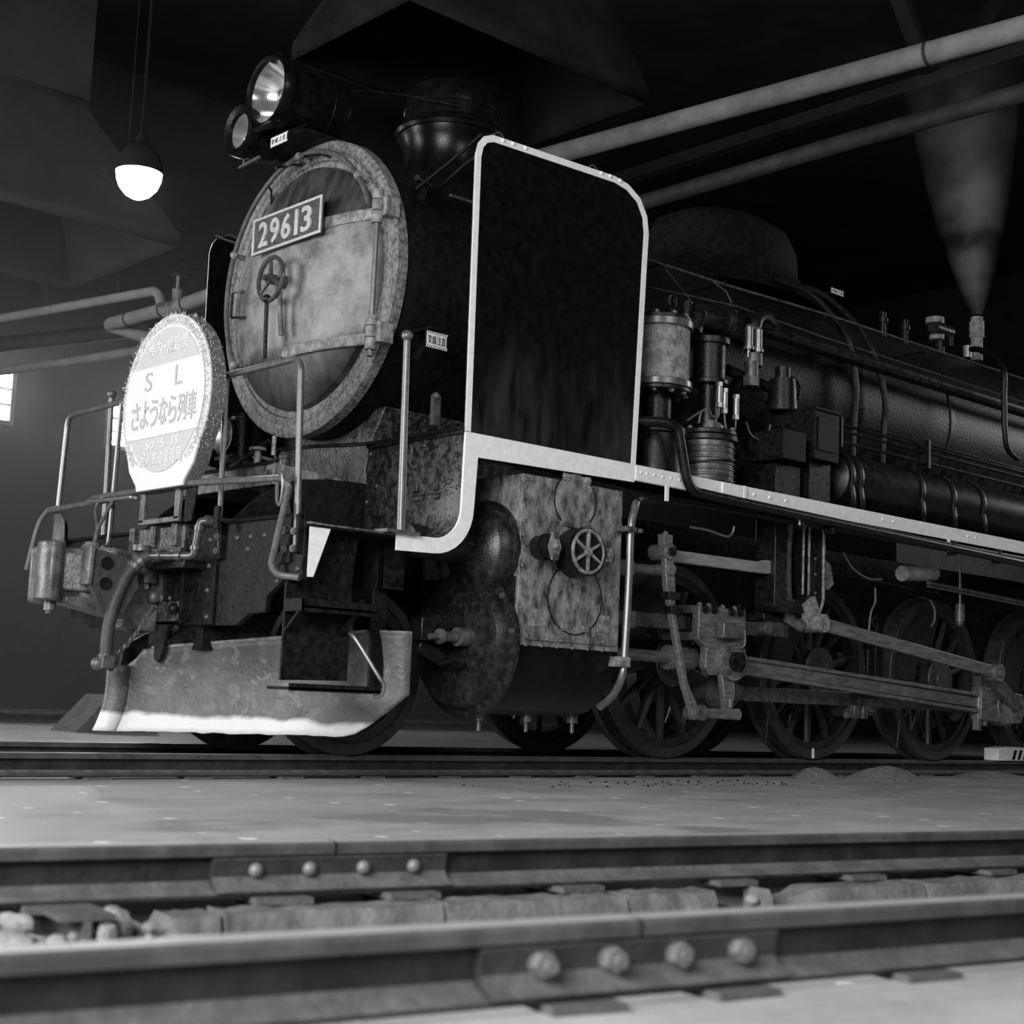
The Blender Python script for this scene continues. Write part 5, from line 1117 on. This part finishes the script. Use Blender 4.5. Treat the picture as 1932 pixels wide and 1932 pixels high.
MB().tube(smooth_path([(3.75, -.5, 3.35), (3.5, -.75, 3.25), (3.31, -1.03, 3.05), (3.30, -1.05, 2.8), (3.31, -1.05, 2.55), (3.36, -1.05, 2.40), (3.5, -1.05, 2.35)]), .024, 10).obj('injector_pipe', GREASE, LO)
# turbo generator and safety valves on top
gn = MB().cyl((3.50, -.30, 3.52), (3.74, -.30, 3.52), .055, 20).cyl((3.60, -.3, 3.30), (3.60, -.3, 3.5), .035, 12).cyl((3.66, -.36, 3.46), (3.66, -.36, 3.38), .02, 10).obj('turbo_generator', GREASE, LO)
MB().cyl((3.52, -.30, 3.55), (3.52, -.30, 3.60), .075, 22).obj('generator_cap', STRAP, gn)
MB().cyl((3.55, -.30, 3.42), (3.55, -.30, 3.46), .06, 22).obj('generator_cap', STRAP, gn)
sv = MB().cyl((4.17, -.30, 3.36), (4.17, -.30, 3.56), .05, 18).cyl((4.17, -.30, 3.56), (4.17, -.30, 3.70), .062, 18).cyl((4.17, -.3, 3.7), (4.17, -.3, 3.74), .05, 18).obj('safety_valve', STRAP, LO)
MB().cyl((4.02, -.30, 3.36), (4.02, -.30, 3.46), .035, 14).obj('whistle', BRIGHT, LO)
for x in (2.55, 2.85): MB().cyl((x, -.45, 3.2), (x, -.45, 3.42), .025, 10).cyl((x, -.45, 3.34), (x, -.45, 3.37), .04, 10).obj('clack_valve', GREASE, LO)
# cab and firebox beyond the frame of view
MB().box(4.6, 6.5, -.78, .78, 1.0, 2.6).obj('firebox', GREASE, LO, .03)
cb = MB().box(7.0, 7.05, -1.3, 1.3, 1.3, 3.4).box(7.0, 8.6, -1.3, -1.26, 1.3, 2.6).box(7.0, 8.6, 1.26, 1.3, 1.3, 2.6).box(6.9, 9.0, -1.38, 1.38, 3.4, 3.45).obj('cab', BLACK, LO)
# ------------------------------------------------------------------ things carried by the engine
HM = thing('head_mark', 'round white farewell head mark board with fluffy rim on the engine front', 'head mark', (-3.36, -.177, 1.29))
YC_, ZC_, RM = -.177, 1.765, .442
rim = []
for i in range(72):
    a = 2*math.pi*i/72; rim.append((YC_+RM*math.cos(a), ZC_+RM*math.sin(a)))
rim = [p for p in rim if p[1] > 1.50]
rim.sort(key=lambda p: math.atan2(p[1]-1.40, p[0]-YC_))
rim += [(YC_-.325, 1.415), (YC_-.245, 1.335), (YC_-.235, 1.305), (YC_+.235, 1.305), (YC_+.245, 1.335), (YC_+.325, 1.415)]
rel(HM, MB().prism(rim, 'yz', -3.395, -3.31), 'board', MARKW, .004)
def disc(r, x0, x1, lo=-9, hi=9):
    q = []
    for i in range(96):
        a = 2*math.pi*i/96; q.append((YC_+r*math.cos(a), min(max(ZC_+r*math.sin(a), lo), hi)))
    return MB().prism(q, 'yz', x0, x1)
rel(HM, MB().prism([(YC_+(y-YC_)*1.006, ZC_+(z-ZC_)*1.006) for y, z in rim], 'yz', -3.383, -3.305), 'shaded_furry_side', FURG)
rel(HM, disc(.375, -3.399, -3.394, lo=1.345), 'grey_field', MARKG)
zb0, zb1 = 1.578, 1.950
q = []
for i in range(96):
    a = 2*math.pi*i/96; y, z = YC_+.40*math.cos(a), ZC_+.40*math.sin(a)
    if zb0 <= z <= zb1: q.append((y, z))
yy0 = math.sqrt(.40**2-(zb0-ZC_)**2); yy1 = math.sqrt(.40**2-(zb1-ZC_)**2)
q = [p for p in q]
L1 = sorted([p for p in q if p[0] > YC_], key=lambda p: p[1]); L2 = sorted([p for p in q if p[0] < YC_], key=lambda p: -p[1])
rel(HM, MB().prism([(YC_-yy0, zb0), (YC_+yy0, zb0)]+L1+[(YC_+yy1, zb1), (YC_-yy1, zb1)]+L2, 'yz', -3.403, -3.397), 'white_band', MARKW)
def htext(s, a0, a1, z0, z1, mt, x=-3.404, off=0.0):
    n = len(s); a0 -= .077; a1 -= .077
    for i, c in enumerate(s):
        if c == ' ': continue
        w = (a1-a0)/n; m1 = .36 if c == '1' else .06
        t_ = text(c, 'letter', mt, HM, 'x', (a0+w*(i+m1), a0+w*(i+1-m1), z0, z1), x, extrude=.002, offset=off)
        if t_: t_.matrix_parent_inverse = Matrix.Translation(-Vector(HM.location))
htext('S', .105, .02, 1.825, 1.925, MARKT); htext('L', -.205, -.285, 1.825, 1.925, MARKT)
htext('さようなら列車', .225, -.445, 1.63, 1.775, MARKT, off=.012)
htext('稚内', .095, -.055, 2.005, 2.085, MARKW, -3.4005, .012); htext('・', -.055, -.095, 2.035, 2.055, MARKW, -3.4005); htext('幌延間', -.095, -.315, 2.005, 2.085, MARKW, -3.4005, .012)
htext('50', .06, -.04, 1.515, 1.562, MARKW, -3.4005, .01); htext('5', -.10, -.14, 1.515, 1.562, MARKW, -3.4005, .01); htext('18', -.20, -.28, 1.515, 1.562, MARKW, -3.4005, .01)
htext('旭川鉄道管理局', .10, -.32, 1.43, 1.50, MARKW, -3.4005, .012)
# fluffy rim
random.seed(21); fz = MB()
for i in range(2600):
    a = random.uniform(0, 2*math.pi); rr = RM+random.uniform(-.055, .01); x = random.uniform(-3.405, -3.31)
    if rr < RM-.012: x = -3.397
    y, z = YC_+rr*math.cos(a), ZC_+rr*math.sin(a)
    if z < 1.45: continue
    o_ = V(random.uniform(-.6, .2), math.cos(a)+random.uniform(-.9, .9), math.sin(a)+random.uniform(-.9, .9)).normalized()
    p = V(x, y, z); l = random.uniform(.010, .024); d, u, w = frame_of(o_)
    k = .0022
    fz.add([p+u*k, p-u*k*.5+w*k, p-u*k*.5-w*k, p+o_*l], [(0, 1, 3), (1, 2, 3), (2, 0, 3)])
ff = rel(HM, fz, 'fluffy_trim', MARKF); ff['kind'] = 'stuff'
for y in (.135, -.225): rel(HM, MB().box(-3.345, -3.325, y-.024-.06, y+.024-.06, 1.15, 1.36), 'stand_leg', COUPLER, .003)
rel(HM, MB().box(-3.345, -3.325, -.31, .10, 1.138, 1.165), 'stand_foot', COUPLER, .003)
rel(HM, MB().bar((-3.33, -.2, 1.34), (-3.31, -.36, 1.66), .04, .012), 'back_brace', BEAM)

LN = thing('oil_lantern', 'black signal lantern with bulging lens below the smokebox', 'lantern', (-2.47, .60, 1.655))
c = V(-2.47, .60, 1.66)
rel(LN, MB().cyl(c, c+V(0, 0, .21), .075, 24).lathe(c+V(0, 0, .21), (0, 0, 1), [(.079, 0), (.079, .012), (.06, .022), (.06, .035), (.035, .045), (0, .046)], 24), 'lantern_body', GREASE)
rel(LN, MB().lathe(c+V(-.055, 0, .12), (-1, 0, 0), [(.06, 0), (.098, .03), (.108, .05), (.108, .06), (.1, .062)], 28), 'lens_hood', GREASE)
rel(LN, MB().lathe(c+V(-.11, 0, .12), (-1, 0, 0), [(.1, 0), (.09, .026), (.065, .046), (.032, .058), (0, .062)], 28), 'bulls_eye_lens', BRIGHT)
rel(LN, MB().tube([c+V(0, .066*math.cos(k*math.pi/10), .2+.07*math.sin(k*math.pi/10)) for k in range(11)], .004, 6), 'carrying_handle', GREASE)
MB().box(-2.58, -2.38, .52, .68, 1.643, 1.66).cyl((-2.47, .60, 1.65), (-2.40, .55, 1.45), .02).box(-2.45, -2.38, .40, .60, 1.43, 1.47).obj('lantern_bracket', GREASE, LO)

# ------------------------------------------------------------------ steam and haze
ST = MB().lathe((0, 0, 0), (0, 0, 1), [(.05, 0), (.16, .3), (.30, .8), (.42, 1.5), (.55, 2.3), (.60, 3.0), (0, 3.02)], 24).obj('steam_plume', BLACK)
ST.location = (4.17, -.30, 3.76); ST.rotation_euler = (0, -.12, 0)
tag(ST, 'grey steam plume rising from the safety valve', 'steam', kind='stuff')
k = bpy.data.materials.new('steam'); k.use_nodes = True; nt = k.node_tree; N = nt.nodes; Lk = nt.links
for n_ in list(N):
    if n_.type == 'BSDF_PRINCIPLED': N.remove(n_)
vs_ = N.new('ShaderNodeVolumeScatter'); vs_.inputs['Color'].default_value = (.9, .9, .9, 1)
tc = N.new('ShaderNodeTexCoord'); sx = N.new('ShaderNodeSeparateXYZ'); Lk.new(tc.outputs['Object'], sx.inputs[0])
def mth(op, a, b=None):
    m_ = N.new('ShaderNodeMath'); m_.operation = op
    for i, v_ in enumerate((a, b)):
        if v_ is None: continue
        if isinstance(v_, (int, float)): m_.inputs[i].default_value = v_
        else: Lk.new(v_, m_.inputs[i])
    return m_.outputs[0]
rad = mth('SQRT', mth('ADD', mth('MULTIPLY', sx.outputs['X'], sx.outputs['X']), mth('MULTIPLY', sx.outputs['Y'], sx.outputs['Y'])))
Rz = mth('ADD', mth('MULTIPLY', mth('POWER', mth('MAXIMUM', sx.outputs['Z'], 0.001), .8), .30), .05)
edge = mth('MAXIMUM', mth('SUBTRACT', 1.0, mth('DIVIDE', rad, Rz)), 0.0)
nz = N.new('ShaderNodeTexNoise'); nz.inputs['Scale'].default_value = 2.2; nz.inputs['Detail'].default_value = 3; Lk.new(tc.outputs['Object'], nz.inputs['Vector'])
mr = N.new('ShaderNodeMapRange'); mr.inputs['From Min'].default_value = .35; mr.inputs['From Max'].default_value = .7; Lk.new(nz.outputs['Fac'], mr.inputs['Value'])
fade = mth('MAXIMUM', mth('SUBTRACT', 1.0, mth('MULTIPLY', sx.outputs['Z'], .46)), 0.0)
Lk.new(mth('MULTIPLY', mth('MULTIPLY', edge, mr.outputs['Result']), mth('MULTIPLY', fade, 5.0)), vs_.inputs['Density'])
Lk.new(vs_.outputs[0], N['Material Output'].inputs['Volume'])
ST.data.materials.clear(); ST.data.materials.append(k)

hz = MB().box(-12, 4.0, 1.6, 11.9, FZ+.01, 4.55).obj('smoke_haze', BLACK)
tag(hz, 'thin smoke haze filling the hall behind the engine on the left', 'haze', kind='stuff')
k2 = bpy.data.materials.new('haze'); k2.use_nodes = True; nt = k2.node_tree
for n_ in list(nt.nodes):
    if n_.type == 'BSDF_PRINCIPLED': nt.nodes.remove(n_)
v2 = nt.nodes.new('ShaderNodeVolumeScatter'); v2.inputs['Color'].default_value = (.9, .9, .9, 1); v2.inputs['Density'].default_value = .015; v2.inputs['Anisotropy'].default_value = .3
nt.links.new(v2.outputs[0], nt.nodes['Material Output'].inputs['Volume'])
hz.data.materials.clear(); hz.data.materials.append(k2)
